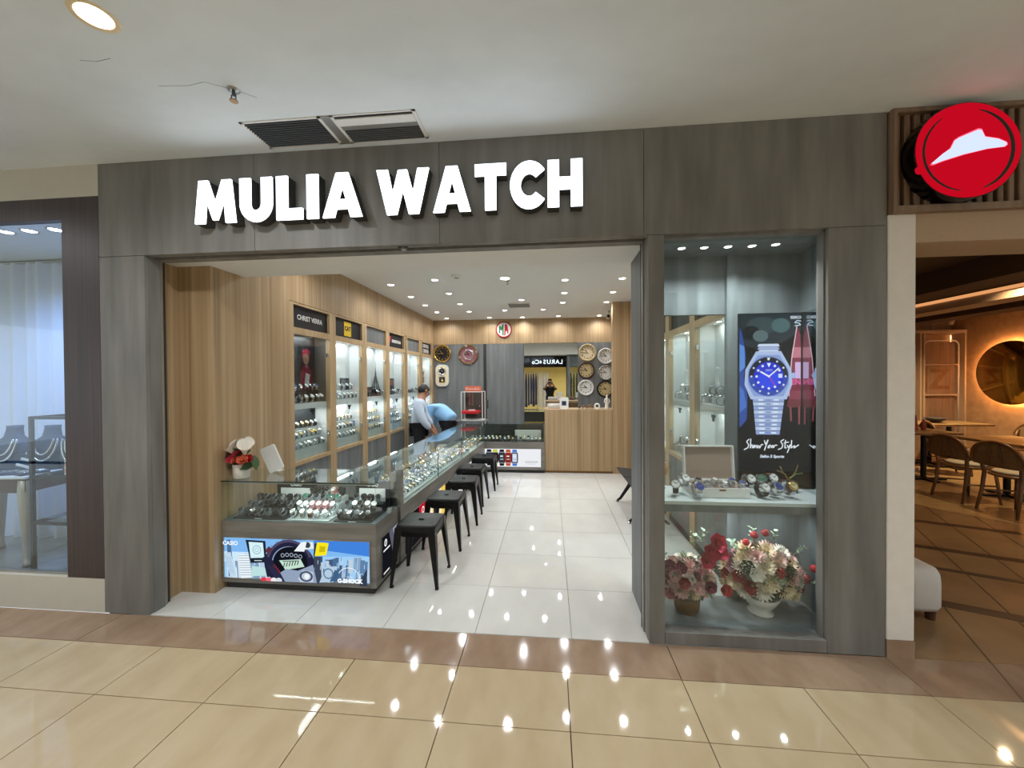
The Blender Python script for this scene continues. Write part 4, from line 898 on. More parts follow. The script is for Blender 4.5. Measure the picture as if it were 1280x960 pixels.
wrow(-1.56, -1.38, 4, .63, .603, ['resin_black', 'grey'], 'dark watch on the top step of the right black tray', 'right tray top row', sc=1.2)
# ================================================================ STOOLS
def make_stool():
    t = thing('metal_stool', '', 'stool'); Z = .47; a = .155; bt = .185
    s = MB(); n = 5; rr = .035
    def rsq(h, r, z):
        o = []
        for cx, cy, st in ((h-r, h-r, 0), (-(h-r), h-r, HP), (-(h-r), -(h-r), PI), (h-r, -(h-r), 3*HP)):
            for i in range(n): o.append((cx+r*math.cos(st+HP*i/(n-1)), cy+r*math.sin(st+HP*i/(n-1)), z))
        return o
    rings = [rsq(.015, .012, Z-.004), rsq(a-.02, rr-.01, Z-.001), rsq(a-.006, rr, Z), rsq(a, rr, Z-.006), rsq(a+.004, rr, Z-.055), rsq(a, rr, Z-.055), rsq(a-.008, rr, Z-.012)]
    v = [p for r in rings for p in r]; k = 4*n; f = [(j*k+i, j*k+(i+1) % k, (j+1)*k+(i+1) % k, (j+1)*k+i)[::-1] for j in range(len(rings)-1) for i in range(k)]
    s.add(v, f, 'black_metal', True); so = s.obj('seat', t)
    MB().lathe([(.0001, Z-.0145), (.021, Z-.0145), (.024, Z-.003)], 'black_matte', 16, SC(1, .55, 1) @ T(0, 0, .0042), cap=False).obj('hand_hole', so)
    for sx in (-1, 1):
        for sy in (-1, 1):
            top = (a-.002, Z-.03); w0, w1 = .062, .022
            def L(u, v_, z): return (sx*u, sy*v_, z)
            x0, xb = a+.004, bt+.004
            vv = [L(x0, x0, Z-.02), L(x0-w0, x0, Z-.02), L(x0, x0-w0, Z-.02), L(xb, xb, .012), L(xb-w1, xb, .012), L(xb, xb-w1, .012), L(x0-.02, x0-.02, Z-.02), L(xb-.014, xb-.014, .012)]
            MB().add(vv, [(0, 3, 4, 1), (0, 2, 5, 3), (1, 4, 7, 6), (2, 6, 7, 5), (3, 5, 7, 4), (0, 1, 6, 2)], 'black_metal').obj('leg', t)
            MB().box(-.012, .012, -.012, .012, 0, .014, 'black_matte', T(sx*(bt-.007), sy*(bt-.007), 0)).obj('foot', t)
    for q in range(4):
        M = RZ(q*HP)
        MB().add([(-a+.03, a+.002, Z-.055), (a-.03, a+.002, Z-.055), (a-.055, a+.004, Z-.085), (-a+.055, a+.004, Z-.085)], [(0, 1, 2, 3), (3, 2, 1, 0)], 'black_metal', False, M).obj('apron', t)
    return t
st = make_stool()
SL = ['by the G-SHOCK counter corner', 'second from the G-SHOCK counter corner', 'third from the G-SHOCK counter corner', 'fourth from the G-SHOCK counter corner', 'closest to the rear smart watch counter']
for i, (x, y, a) in enumerate([(-1.04, .665, .0), (-1.012, 1.342, -.02), (-.985, 1.985, .03), (-1.015, 2.625, -.05), (-.972, 3.318, .02)]):
    o = st if i == 0 else copy_tree(st)
    o.location = (x, y, 0); o.rotation_euler = (0, 0, a); o['label'] = 'black metal stool '+SL[i]; o['group'] = 'stools along the long counter'
# bench
t = thing('waiting_bench', 'black waiting bench with angled metal legs by the right wall', 'bench', (0, 0, 0))
for y0, y1 in ((2.36, 2.86), (1.84, 2.34)): MB().add([(.87, y0, .43), (1.20, y0, .40), (1.20, y1, .40), (.87, y1, .43), (.87, y0, .415), (1.20, y0, .385), (1.20, y1, .385), (.87, y1, .415)], [(0, 1, 2, 3), (7, 6, 5, 4), (0, 4, 5, 1), (1, 5, 6, 2), (2, 6, 7, 3), (3, 7, 4, 0)], 'black_matte').obj('seat', t)
MB().box(1.02, 1.08, 1.8, 2.9, .33, .385, 'black_metal').obj('beam', t)
for y in (2.72, 1.95):
    MB().tube([(.862, y+.06, .02), (.90, y+.05, .05), (1.0, y+.02, .22), (1.05, y, .345)], [.012, .018, .024, .03], 'black_metal', 8).obj('leg', t); MB().tube([(1.27, y+.06, .02), (1.22, y+.05, .05), (1.11, y+.02, .22), (1.05, y, .345)], [.012, .018, .024, .03], 'black_metal', 8).obj('leg', t)
    for x in (.862, 1.27): MB().lathe([(.022, 0), (.022, .012), (.008, .02)], 'chrome', 12, T(x, y+.06, 0)).obj('foot', t)
# ================================================================ FLOWERS
def petal_grid(mb, L, w, curl, m, M, nu=4, nv=3, cup=.3, tip=.6):
    v = []; f = []
    for i in range(nu+1):
        u = i/nu; ww = w*math.sin(PI*min(1, .18+u*.72))**.8*(1 if u < .95 else tip)
        for j in range(nv+1):
            q = (j/nv-.5)*2
            v.append((q*ww, L*u, curl*u*u*L+cup*q*q*ww))
    for i in range(nu):
        for j in range(nv): a = i*(nv+1)+j; f.append((a, a+1, a+nv+2, a+nv+1))
    mb.add(v, f, m, True, M)
_fm = {}
def flower_mesh(kind, m):
    k = (kind, m)
    if k in _fm: return _fm[k]
    b = MB(); rr = random.Random(len(_fm)+1)
    if kind == 'rose':
        for ring, (n, tilt, L, w) in enumerate([(6, .25, 1, .55), (5, .7, .9, .5), (5, 1.1, .75, .42), (4, 1.35, .6, .32)]):
            for i in range(n): petal_grid(b, L, w, -.1+.5*(ring == 0), m, RZ(2*PI*i/n+ring*.6) @ T(0, .06, .05+.05*ring) @ RX(tilt+rr.uniform(-.1, .1)), cup=.5)
        b.sphere(.22, m, 8, T(0, 0, .4))
    elif kind == 'mum':
        for ring, (n, tilt, L) in enumerate([(14, .05, 1), (13, .35, .95), (11, .7, .8), (8, 1.1, .55)]):
            for i in range(n): petal_grid(b, L, .13, .25, m, RZ(2*PI*i/n+ring*.3) @ T(0, .05, .03*ring) @ RX(tilt+rr.uniform(-.12, .12)), 3, 1, .1)
        b.sphere(.13, 'petal_cream', 8, T(0, 0, .15), sz=.6)
    elif kind == 'bud':
        b.lathe([(.05, -.3), (.45, -.15), (.62, .2), (.5, .6), (.22, .85), (.0001, .9)], m, 12, cap=False)
        for i in range(5): petal_grid(b, .95, .42, .55, m, RZ(2*PI*i/5) @ T(0, .25, -.2) @ RX(1.05), cup=.5)
    elif kind == 'leaf':
        petal_grid(b, 1, .3, -.3, m, Matrix(), 4, 2, .3, .15)
    elif kind == 'sprig':
        b.tube([(0, 0, 0), (.1, 0, .5), (0, 0, 1)], [.025, .02, .01], m, 5)
        for i in range(7): petal_grid(b, .35, .14, -.2, m, T(.05, 0, .2+.12*i) @ RZ(i*2.4) @ RX(.6), 3, 2)
    elif kind == 'calla':
        v = []; f = []; n = 16; rings = 7
        for j in range(rings):
            u = j/(rings-1); r = .10+.42*u**2.2
            for i in range(n):
                a = 2*PI*i/n; fr = .5+.5*math.cos(a); z = u*(1.0+.45*fr*u)
                rr2 = r*(1+.35*fr*u*u); v.append((rr2*math.sin(a), rr2*math.cos(a)+.1*u, z))
        for j in range(rings-1):
            for i in range(n): f.append((j*n+i, j*n+(i+1) % n, (j+1)*n+(i+1) % n, (j+1)*n+i))
        b.add(v, f, m, True); b.tube([(0, 0, .1), (0, .05, .8)], [.06, .04], 'petal_cream', 6); b.tube([(0, 0, -.8), (0, 0, .05)], [.06, .10], 'stem_green', 6)
    _fm[k] = b.mesh('flower' if kind not in ('leaf', 'sprig') else kind); return _fm[k]
def put_flower(parent, kind, m, pos, dirv, s, nm=None, spin=None):
    o = link(nm or ('flower' if kind not in ('leaf', 'sprig') else 'leaf' if kind == 'leaf' else 'sprig'), flower_mesh(kind, m), parent, pos)
    q = Vector(dirv).to_track_quat('Z', 'Y'); o.rotation_mode = 'QUATERNION'
    from mathutils import Quaternion
    o.rotation_quaternion = q @ Quaternion((0, 0, 1), spin if spin is not None else R.uniform(0, 6.28)); o.scale = (s, s, s); return o
def foliage_core(parent, c, rx, rz, n=70, mats=('leaf_dark', 'leaf_green', 'leaf_sage'), s=.055):
    b = MB(); rr = random.Random(n)
    for i in range(n):
        th = rr.uniform(0, 2*PI); ph = rr.uniform(-.3, 1.5); d = Vector((math.cos(th)*math.cos(ph), math.sin(th)*math.cos(ph), math.sin(ph)))
        p = Vector(c)+Vector((d.x*rx, d.y*rx*.5, d.z*rz))*rr.uniform(.6, .95)
        petal_grid(b, s*1.2, s*.35, -.3, rr.choice(mats), T(*p) @ d.to_track_quat('Y', 'Z').to_matrix().to_4x4() @ RZ(rr.uniform(-.6, .6)) @ RX(rr.uniform(-.4, .4)), 3, 2)
    o = b.obj('foliage', parent); o['kind'] = 'stuff'; return o
# pot with calla lilies on the front counter
t = thing('calla_arrangement', 'white pot of calla lilies with red and orange blossoms on the front counter', 'flowers', (-2.415, .455, .8325))
MB().lathe([(.0001, 0), (.052, 0), (.058, .006), (.062, .11), (.058, .113), (.054, .105)], 'white_ceramic', 28, cap=False).obj('pot', t)
foliage_core(t, (0, 0, .11), .055, .10, 30, ('leaf_dark', 'stem_green'), .06)
for p, d, s in (((-.035, -.02, .165), (-.38, -.35, 1), .085), ((.045, -.025, .17), (.35, -.38, 1), .085), ((.02, .02, .215), (.6, -.1, .8), .065), ((-.02, .02, .21), (-.4, .1, .9), .06)): put_flower(t, 'calla', 'petal_white', p, d, s, spin=0)
for p, s, m in (((-.075, -.01, .17), .05, 'petal_red'), ((-.035, -.045, .15), .042, 'petal_hot'), ((.0, -.05, .145), .042, 'petal_orange'), ((.05, -.045, .14), .045, 'petal_orange'), ((.075, -.02, .145), .04, 'petal_scarlet'), ((.005, -.03, .18), .045, 'petal_red')): put_flower(t, 'rose', m, p, (p[0]*6, -.7, .5), s)
for p, d in (((-.01, .0, .20), (.2, -.3, 1)), ((.09, .0, .17), (.9, -.2, .6)), ((.08, .02, .13), (1, 0, .1))): put_flower(t, 'leaf', 'stem_green', p, d, .11)
# white tablet leaning on the wall
t = thing('card_terminal', 'white rounded tablet stand leaning on the front counter beside the lilies', 'tablet', (-2.30, .635, .8345), (0, 0, .12))
def rrect(w, h, r, n=5):
    o = []
    for cx, cy, s0 in ((w-r, h-r, 0), (-w+r, h-r, HP), (-w+r, -h+r, PI), (w-r, -h+r, 3*HP)): o += [(cx+r*math.cos(s0+HP*i/n), cy+r*math.sin(s0+HP*i/n)) for i in range(n+1)]
    return o
MB().prism(rrect(.062, .108, .016), .016, 'white_plastic', T(0, 0, .112) @ RY(-.40) @ FRONT @ T(0, 0, 0)).obj('body', t); MB().box(-.02, .05, .02, .10, 0, .004, 'white_plastic').tube([(.0, .06, .004), (-.0, .018, .1)], .008, 'white_plastic', 8).obj('stand', t)
# two arrangements in the window niche
def arrangement(name, label, loc, c, rx, rz, spec, seed):
    t = thing(name, label, 'flowers', loc); rr = random.Random(seed)
    foliage_core(t, c, rx*.95, rz*.95, 90+seed, s=.06)
    n = sum(k for *_, k in spec); i = 0; lst = []
    for kind, m, s, k in spec: lst += [(kind, m, s)]*k
    rr.shuffle(lst)
    for i, (kind, m, s) in enumerate(lst):
        z = 1-(i+.5)/n*1.45; th = i*2.39996; r = math.sqrt(max(0, 1-z*z)); d = Vector((r*math.cos(th), r*math.sin(th), z))
        if d.y > .45: d.y *= -1
        put_flower(t, kind, m, Vector(c)+Vector((d.x*rx, d.y*rx*.55, d.z*rz))*rr.uniform(.92, 1.08), d+Vector((0, -.35, .1)), s*rr.uniform(.9, 1.15))
    return t
a1 = arrangement('pink_bouquet', 'small pink and plum flower arrangement in a basket pot in the window niche', (.885, .25, .066), (0, 0, .20), .15, .13,
    [('rose', 'petal_blush', .045, 12), ('mum', 'petal_blush', .055, 6), ('rose', 'petal_plum', .042, 4), ('rose', 'petal_white', .045, 5), ('rose', 'petal_mauve', .04, 3), ('mum', 'petal_cream', .05, 3), ('rose', 'petal_pink', .042, 3)], 11)
MB().lathe([(.0001, 0), (.06, 0), (.075, .02), (.085, .12), (.08, .125), (.07, .1)], 'bronze', 18, cap=False, smooth=False).tube([(.082*math.cos(q), .082*math.sin(q), .11) for q in [2*PI*i/20 for i in range(20)]], .008, 'walnut', 6, closed=True).obj('pot', a1)
for p, s in (((.13, -.03, .40), .06), ((.17, -.02, .46), .062), ((.10, -.04, .35), .055), ((.19, -.03, .40), .05)): put_flower(a1, 'rose', 'petal_hot', p, (.2, -.9, .4), s)
for p, d in (((.05, .03, .40), (.1, .1, 1)), ((.10, .05, .42), (.3, .1, 1)), ((-.12, .0, .33), (-.6, -.1, .8))): put_flower(a1, 'sprig', 'leaf_sage', p, d, .10)
for p, m in (((.20, -.09, .2), 'petal_scarlet'), ((.10, -.11, .225), 'petal_plum'), ((-.06, -.11, .245), 'petal_red'), ((-.13, -.04, .32), 'petal_plum')): put_flower(a1, 'rose', m, p, (0, -1, .2), .042)
a2 = arrangement('red_white_bouquet', 'large red, cream and white flower arrangement in a white footed bowl', (1.36, .28, .066), (0, 0, .245), .215, .17,
    [('mum', 'petal_cream', .058, 13), ('mum', 'petal_white', .055, 9), ('rose', 'petal_red', .040, 8), ('rose', 'petal_scarlet', .036, 2), ('rose', 'petal_white', .042, 5), ('rose', 'petal_mauve', .04, 5), ('mum', 'petal_blush', .06, 5), ('rose', 'petal_blush', .042, 3), ('mum', 'leaf_sage', .05, 3), ('rose', 'leaf_dark', .045, 3)], 23)
MB().lathe([(.0001, 0), (.075, 0), (.078, .012), (.055, .03), (.09, .07), (.115, .12), (.108, .122), (.09, .09)], 'white_ceramic', 26, cap=False).obj('bowl', a2)
for p, m, s in (((-.05, -.02, .50), 'petal_red', .04), ((.01, -.03, .52), 'petal_red', .038), ((-.11, -.04, .46), 'petal_scarlet', .036), ((.30, -.03, .30), 'petal_scarlet', .04), ((.24, -.05, .24), 'petal_red', .045)): put_flower(a2, 'bud', m, p, (p[0]*1.2, -.3, .8), s); 
b = MB()
for p in ((-.05, -.02, .48), (.01, -.03, .50), (-.11, -.04, .44), (.28, -.03, .29)): b.tube([(p[0]*.4, 0, .33), p], [.003, .0025], 'stem_green', 5)
b.obj('stems', a2)
for p, d in (((.08, .02, .44), (.3, .1, 1)), ((-.16, -.02, .40), (-.5, -.2, .9)), ((.2, 0, .38), (.8, 0, .6)), ((-.04, .02, .46), (0, 0, 1)), ((.28, -.02, .22), (1, 0, -.1))): put_flower(a2, 'sprig', 'leaf_sage', p, d, .09)
# ================================================================ WINDOW SHELF: watch box, watches, screen
t = thing('watch_box', 'open white watch box with a beige lid lining on the window shelf', 'box', (1.075, .165, .8355), (0, 0, .02))
MB().box(-.165, .165, 0, .20, 0, .004, 'white_plastic').box(-.165, .165, 0, .008, 0, .062, 'white_plastic').box(-.165, .165, .192, .20, 0, .062, 'white_plastic').box(-.165, -.157, .008, .192, 0, .062, 'white_plastic').box(.157, .165, .008, .192, 0, .062, 'white_plastic').obj('base', t)
MB().box(-.155, .155, .009, .191, .004, .04, 'beige_velvet').obj('cushion', t)
lid = link('lid', None, t, (0, .20, .062), (-.12, 0, 0))
MB().box(-.165, .165, 0, .022, .0, .235, 'white_plastic').obj('lid_shell', lid); MB().box(-.15, .15, -.0015, .0, .014, .222, 'beige_velvet').obj('lid_lining', lid)
MB().box(-.165, .165, -.014, 0, 0, .008, 'white_plastic').box(-.165, .165, -.014, 0, .227, .235, 'white_plastic').box(-.165, -.156, -.014, 0, .008, .227, 'white_plastic').box(.156, .165, -.014, 0, .008, .227, 'white_plastic').obj('lid_rim', lid)
MB().bbox(-.02, .02, -.005, .0, .045, .056, 'bronze', .002).obj('clasp', t)
for r_, k in ((0, 3), (1, 3)):
    for i in range(k): watch(['steel_black', 'steel_white', 'steel_blue'][i], (1.075-.105+.105*i+.03*(1-r_), .215+.075*r_, .8755+.026), (.35, 0, .1), 'steel watch cushioned in the open white watch box', 'watches in the white box', 1.0)
def stand_watch(x, y, z, kind, label, grp, rz, sc=1.55):
    """watch on a clear acrylic cuff"""
    o = watch(kind, (x, y, z), (.95, 0, rz), label, grp, sc)
    c = thing('cuff_stand', 'clear acrylic cuff stand holding the '+WTXT[kind]+(' by the jar' if 'jar' in label else ' by the screen'), 'display stand', (x, y, .8355), (0, 0, rz), grp.replace('watches', 'cuff stands'))
    h = z-.8355-.04
    MB().lathe([(.026, 0), (.026, .004), (.006, .007), (.006, h)], 'acrylic', 14).obj('foot', c)
    return o
LEFTG = [(.80, .20, .897, 'black_white', -.25), (.862, .25, .925, 'steel_white', .25), (.918, .16, .892, 'steel_blue', .15)]
for x, y, z, k, rz in LEFTG: stand_watch(x, y, z, k, WTXT[k]+' on a clear cuff near the clay jar', 'watches by the jar', rz)
RIGHTG = [(1.285, .29, .918, 'steel_white', .2), (1.318, .19, .888, 'black_white', .3), (1.365, .30, .918, 'green', -.1), (1.40, .20, .892, 'steel_blue', .25), (1.43, .31, .921, 'brown_white', .25), (1.49, .21, .897, 'two_tone', .3)]
for x, y, z, k, rz in RIGHTG: stand_watch(x, y, z, k, WTXT[k]+' on a clear cuff before the watch screen', 'watches by the screen', rz)
t = thing('clay_jar', 'round orange clay jar on a small stand behind the window watches', 'jar', (.76, .385, .8355))
MB().lathe([(.03, 0), (.022, .01), (.022, .07), (.028, .08)], 'red_brown', 16).obj('stand', t)
MB().lathe([(.0001, .08), (.022, .08), (.042, .105), (.045, .135), (.032, .16), (.03, .172), (.035, .178), (.028, .178), (.024, .16)], 'terracotta', 20, cap=False).obj('jar', t)
t = thing('bird_figurine', 'small dark base with twisted gold wire figurine beside the screen', 'ornament', (1.56, .34, .8355))
MB().bbox(-.045, .045, -.03, .03, 0, .075, 'walnut', .003).obj('base', t)
MB().tube([(-.05, 0, .17), (-.03, 0, .13), (0, 0, .09), (.03, .01, .10), (.05, 0, .14), (.06, 0, .18)], .004, 'gold', 6).tube([(-.06, .01, .14), (-.02, 0, .12), (0, 0, .077)], .004, 'bronze', 6).tube([(.0, 0, .077), (.05, .0, .12), (.09, 0, .125)], .004, 'leaf_green', 6).obj('figure', t)
# screen with the watch advert
SX0, SX1, SZ0, SZ1 = 1.287, 1.688, .845, 2.03
t = thing('advert_screen', 'tall glowing screen showing a blue steel watch and Show Your Style', 'screen', (0, 0, 0))
MB().box(SX0, SX1, .418, .454, SZ0, SZ1, 'black_gloss').obj('bezel', t)
A = Art(T(SX0, .4175, SZ0) @ FRONT, 'screen_print'); w, h = SX1-SX0, SZ1-SZ0
A.r(.003, .003, w-.003, h-.003, '060709')
q = lambda p: clip_rect(p, .004, .004, w-.004, h-.004)
A.p(q([(0, 1.185), (w, 1.185), (w, 1.06), (.27, .98), (.12, .94), (0, .98)]), '27333A'); A.p(q(circ(.15, 1.10, .10, 18, .06)), '3C4B50'); A.p(q(circ(.27, 1.10, .06, 18, .05)), '4F6A6E'); A.p(q(circ(.08, 1.05, .06, 18, .05)), '1B2226'); A.p(q(circ(.14, 1.03, .05, 16, .04)), '5B6E72')
A.p(q([(0, .40), (.05, .46), (.055, .62), (.03, .75), (.045, .9), (.02, 1.05), (.0, 1.1)]), '2E4FA0'); A.p(q([(0, .78), (.04, .82), (.035, .96), (.0, .98)]), '5E8FDD'); A.p(q([(.0, .5), (.05, .55), (.03, .66), (0, .70)]), '4A74CC')
# tower
A.p(q([(.37, 1.10), (.392, 1.04), (.40, .93), (.40, .60), (.32, .60), (.335, .80), (.345, .93)]), '8A3A4E'); A.p(q([(.345, .95), (.40, .95), (.40, .88), (.335, .88)]), 'C77A8C'); A.p(q([(.36, .85), (.395, .85), (.395, .74), (.36, .74)]), 'D9B6E6'); A.l([(.372, 1.10), (.338, .87), (.32, .62)], .006, 'E6C8D2')
A.p(q([(.32, .70), (.40, .70), (.40, .66), (.325, .66)]), '7A1F3A'); A.p(q([(.305, .545), (.40, .545), (.40, .60), (.315, .60)]), '6E3038')
A.l([(.33, .55), (.335, .45)], .012, '8A4A4E'); A.l([(.385, .55), (.385, .43)], .012, '8A4A4E')
A.t('EN', .05, .365, .715, 'E05A9A', bold=.002)
# bracelet
for i in range(9):
    y = .36+.028*i; hw = .075+.003*i
    A.p([(.185-hw, y), (.185+hw, y), (.185+hw+.003, y+.025), (.185-hw-.003, y+.025)], 'B9C9EE' if i % 2 else '95A8DC')
    for k in (-.5, 0, .5): A.l([(.185+k*hw-.016, y+.012), (.185+k*hw+.016, y+.012)], .010, 'E4ECFC' if k else '7C90C8')
for i in range(4): A.p([(.185-.062+.002*i, .975-.02*i), (.185+.062-.002*i, .975-.02*i), (.185+.072, .957-.02*i), (.185-.072, .957-.02*i)], 'A8B9E4' if i % 2 else 'D3DEF8')
A.p([(.07, .60), (.30, .60), (.335, .70), (.33, .80), (.265, .925), (.105, .925), (.035, .80), (.03, .70)], 'B4C4EC')
A.p([(.09, .62), (.28, .62), (.315, .70), (.31, .80), (.255, .90), (.115, .90), (.055, .80), (.05, .70)], '8FA4DA')
A.o(.183, .755, .132, '7189CC', .137); A.p(circ(.183, .755, .126, 24, .131, 0, PI), '171C2B'); A.p(circ(.183, .755, .126, 24, .131, PI, 2*PI), '2F4BB0')
for k in range(12):
    a = k*PI/6; A.o(.183+.110*math.cos(a), .755+.115*math.sin(a), .007, 'DCE6FA', n=8)
A.p([(.172, .882), (.194, .882), (.183, .862)], 'F0F4FF')
A.o(.183, .755, .096, '1A2FD0', .10); A.o(.183, .735, .07, '2A48F0', .06)
for k in range(12):
    a = k*PI/6
    if k not in (0, 3): A.o(.183+.078*math.cos(a), .755+.081*math.sin(a), .0085, 'E9F0FF', n=10)
A.p([(.170, .845), (.196, .845), (.183, .815)], 'F2F6FF'); A.r(.243, .745, .268, .772, 'D9E4FF')
A.l([(.183, .755), (.128, .788)], .010, 'F4F8FF'); A.l([(.183, .755), (.247, .812)], .008, 'F4F8FF'); A.l([(.183, .755), (.225, .69)], .004, 'E03048'); A.o(.183, .755, .007, 'F4F8FF')
A.t('SEIKO', .016, .183, .797, 'E6EEFF'); A.p(circ(.338, .76, .016, 12, .02), 'A9BBEA')
A.t('SEIKO', .026, .352, 1.148, 'E8F0FF', bold=.0006); A.l([(.385, 1.123), (.36, 1.128), (.345, 1.113), (.37, 1.112), (.382, 1.098), (.345, 1.092)], .006, 'CFE0F4')
# handwritten slogan
def script(A, pts, w, c, ox, oy, s): A.l([(ox+x*s, oy+y*s) for x, y in pts], w, c)
SLG = [[(.6, 2.2), (.1, 1.7), (.5, 1.1), (.35, .5), (-.4, .1)], [(.9, 2.3), (.8, .4), (1.0, 1.1), (1.25, 1.0), (1.2, .4)], [(1.5, 1.0), (1.35, .5), (1.7, .6), (1.6, 1.1), (1.5, .9), (2.0, .8)], [(2.0, 1.1), (2.05, .4), (2.4, 1.0), (2.5, .4), (2.9, 1.2), (3.2, 1.1)],
       [(3.4, 2.0), (3.6, 1.2), (4.1, 2.1), (3.4, .0)], [(4.2, 1.0), (4.05, .5), (4.4, .6), (4.35, 1.1), (4.7, .9), (4.7, .5), (5.0, 1.1), (5.05, .5), (5.4, 1.1), (5.8, 1.0)],
       [(7.0, 2.2), (6.4, 1.8), (6.8, 1.1), (6.6, .5), (5.9, .2)], [(7.3, 2.1), (7.15, .5), (7.5, .6)], [(6.95, 1.5), (7.9, 1.7)], [(7.6, 1.1), (7.75, .6), (8.2, 1.2), (7.6, -.4)], [(8.4, 2.1), (8.3, .5), (8.7, .9), (9.0, 1.0), (8.8, .5), (9.7, 1.2)]]
for st_ in SLG: script(A, st_, .0065, 'F2F5FF', .035, .255, .0345)
A.t('Seiko 5 Sports', .026, .20, .215, 'DCE4F8', bold=.0012, shear=.15)
A.mb.obj('screen_image', t)['label'] = 'glowing watch advert image'
# ================================================================ CLOCKS AND BACK WALL
NUMS = ['12', '1', '2', '3', '4', '5', '6', '7', '8', '9', '10', '11']
def wall_clock(x, z, r, rim, face, label, nums=True, style='plain', y=5.908, h=10, mi_=9, numc='dial_black'):
    t = thing('wall_clock', label, 'clock', (x, y, z), group=None); F = FRONT
    def lz(prof, m, n=32): return MB().lathe(prof, m, n, F, cap=False)
    MB().lathe([(r*.80, .002), (r*.82, .03), (r*.92, .042), (r, .03), (r, .0)], rim, 36, F, cap=False).obj('rim', t)
    d = MB().lathe([(r*.84, .012), (.0001, .012)], face, 32, F, cap=False).obj('dial', t)
    b = MB()
    if nums:
        for k, s in enumerate(NUMS):
            a = HP-k*PI/6; b.text(s, r*.24, numc, F @ T(r*.64*math.cos(a), r*.64*math.sin(a), .014), d=.001, bold=.0012)
        for k in range(60):
            a = k*PI/30; b.box(-.001, .001, r*.76, r*.80, .0125, .0135, numc, F @ RZ(a))
        b.obj('numerals', d)
    hb = MB()
    for a, l, w in ((HP-(h+mi_*5/60)*PI/6, .42, .006), (HP-mi_*PI/6, .62, .0045)): hb.box(-.02, r*l, -w, w, .016, .018, numc, F @ RZ(a))
    hb.lathe([(.010, .016), (.010, .021), (.0001, .021)], numc, 10, F, cap=False).obj('hands', d)
    if style == 'studs':
        for k in range(12): MB().sphere(.016, 'gold', 8, F @ T(r*.93*math.cos(k*PI/6), r*.93*math.sin(k*PI/6), .04)).obj('stud', t)
    if style == 'ornate':
        MB().lathe([(r*.38, .014), (r*.42, .04), (r*.5, .045), (r*.55, .02)], 'chrome', 28, F, cap=False).obj('inner_ring', t)
        for k in range(4): MB().bbox(-.022, .022, -.03, .03, .02, .05, 'chrome', .006, F @ RZ(k*HP+.3) @ T(0, r*.9, 0)).obj('ornament', t)
    return t
wall_clock(-2.315, 2.165, .195, 'gold', 'dial_black', 'round black wall clock with gold studded rim beside the SERVICE CENTER sign', True, 'studs', 5.934, numc='gold')
wall_clock(-1.74, 2.135, .215, 'bronze', 'petal_mauve', 'bronze wall clock with a silver inner ring on the grey wall', False, 'ornate', 5.934)
t = thing('pendulum_clock', 'tall white rounded pendulum wall clock below the gold studded clock', 'clock', (-2.315, 5.934, 1.69))
MB().prism([(p[0], p[1]*1.0) for p in rrect(.142, .235, .10, 8)], .05, 'white_ceramic', FRONT @ T(0, 0, .05)).obj('case', t); MB().prism(rrect(.118, .205, .085, 8), .002, 'petal_cream', FRONT @ T(0, 0, .052)).obj('panel', t)
d = MB().lathe([(.085, .052), (.088, .066), (.062, .07), (.058, .056)], 'chrome', 28, FRONT @ T(0, .09, 0), cap=False).lathe([(.06, .056), (.0001, .056)], 'dial_black', 24, FRONT @ T(0, .09, 0), cap=False).obj('dial', t)
MB().box(-.003, .003, -.03, .03, .058, .06, 'chrome', FRONT @ T(0, .10, 0) @ RZ(.7)).box(-.002, .002, -.01, .045, .058, .06, 'chrome', FRONT @ T(0, .09, 0) @ RZ(-.9)).obj('hands', d)
MB().box(-.065, .065, -.15, -.03, .053, .056, 'dark_grey', FRONT).box(-.004, .004, -.12, -.02, .057, .06, 'gold', FRONT).lathe([(.028, .057), (.028, .063), (.0001, .063)], 'gold', 18, FRONT @ T(0, -.12, 0), cap=False).obj('pendulum_window', t)
wall_clock(.78, 2.145, .182, 'dial_gold', 'petal_cream', 'large cream wall clock with a thin pale rim, topmost on the clock panel'); wall_clock(.755, 1.775, .175, 'walnut', 'dial_gold', 'dark rimmed wall clock with a yellowed dial between two pale clocks'); wall_clock(.745, 1.415, .165, 'white_plastic', 'dial_white', 'white rimmed wall clock lowest on the clock panel above the tape roll')
wall_clock(1.155, 2.07, .165, 'white_plastic', 'dial_white', 'pale wall clock partly hidden behind the cuckoo clock'); wall_clock(1.15, 1.722, .157, 'alu', 'dial_white', 'silver rimmed wall clock above the dark rimmed clock by the column'); wall_clock(1.145, 1.388, .178, 'black_matte', 'dial_gold', 'black rimmed wall clock beside the column above the figurine')
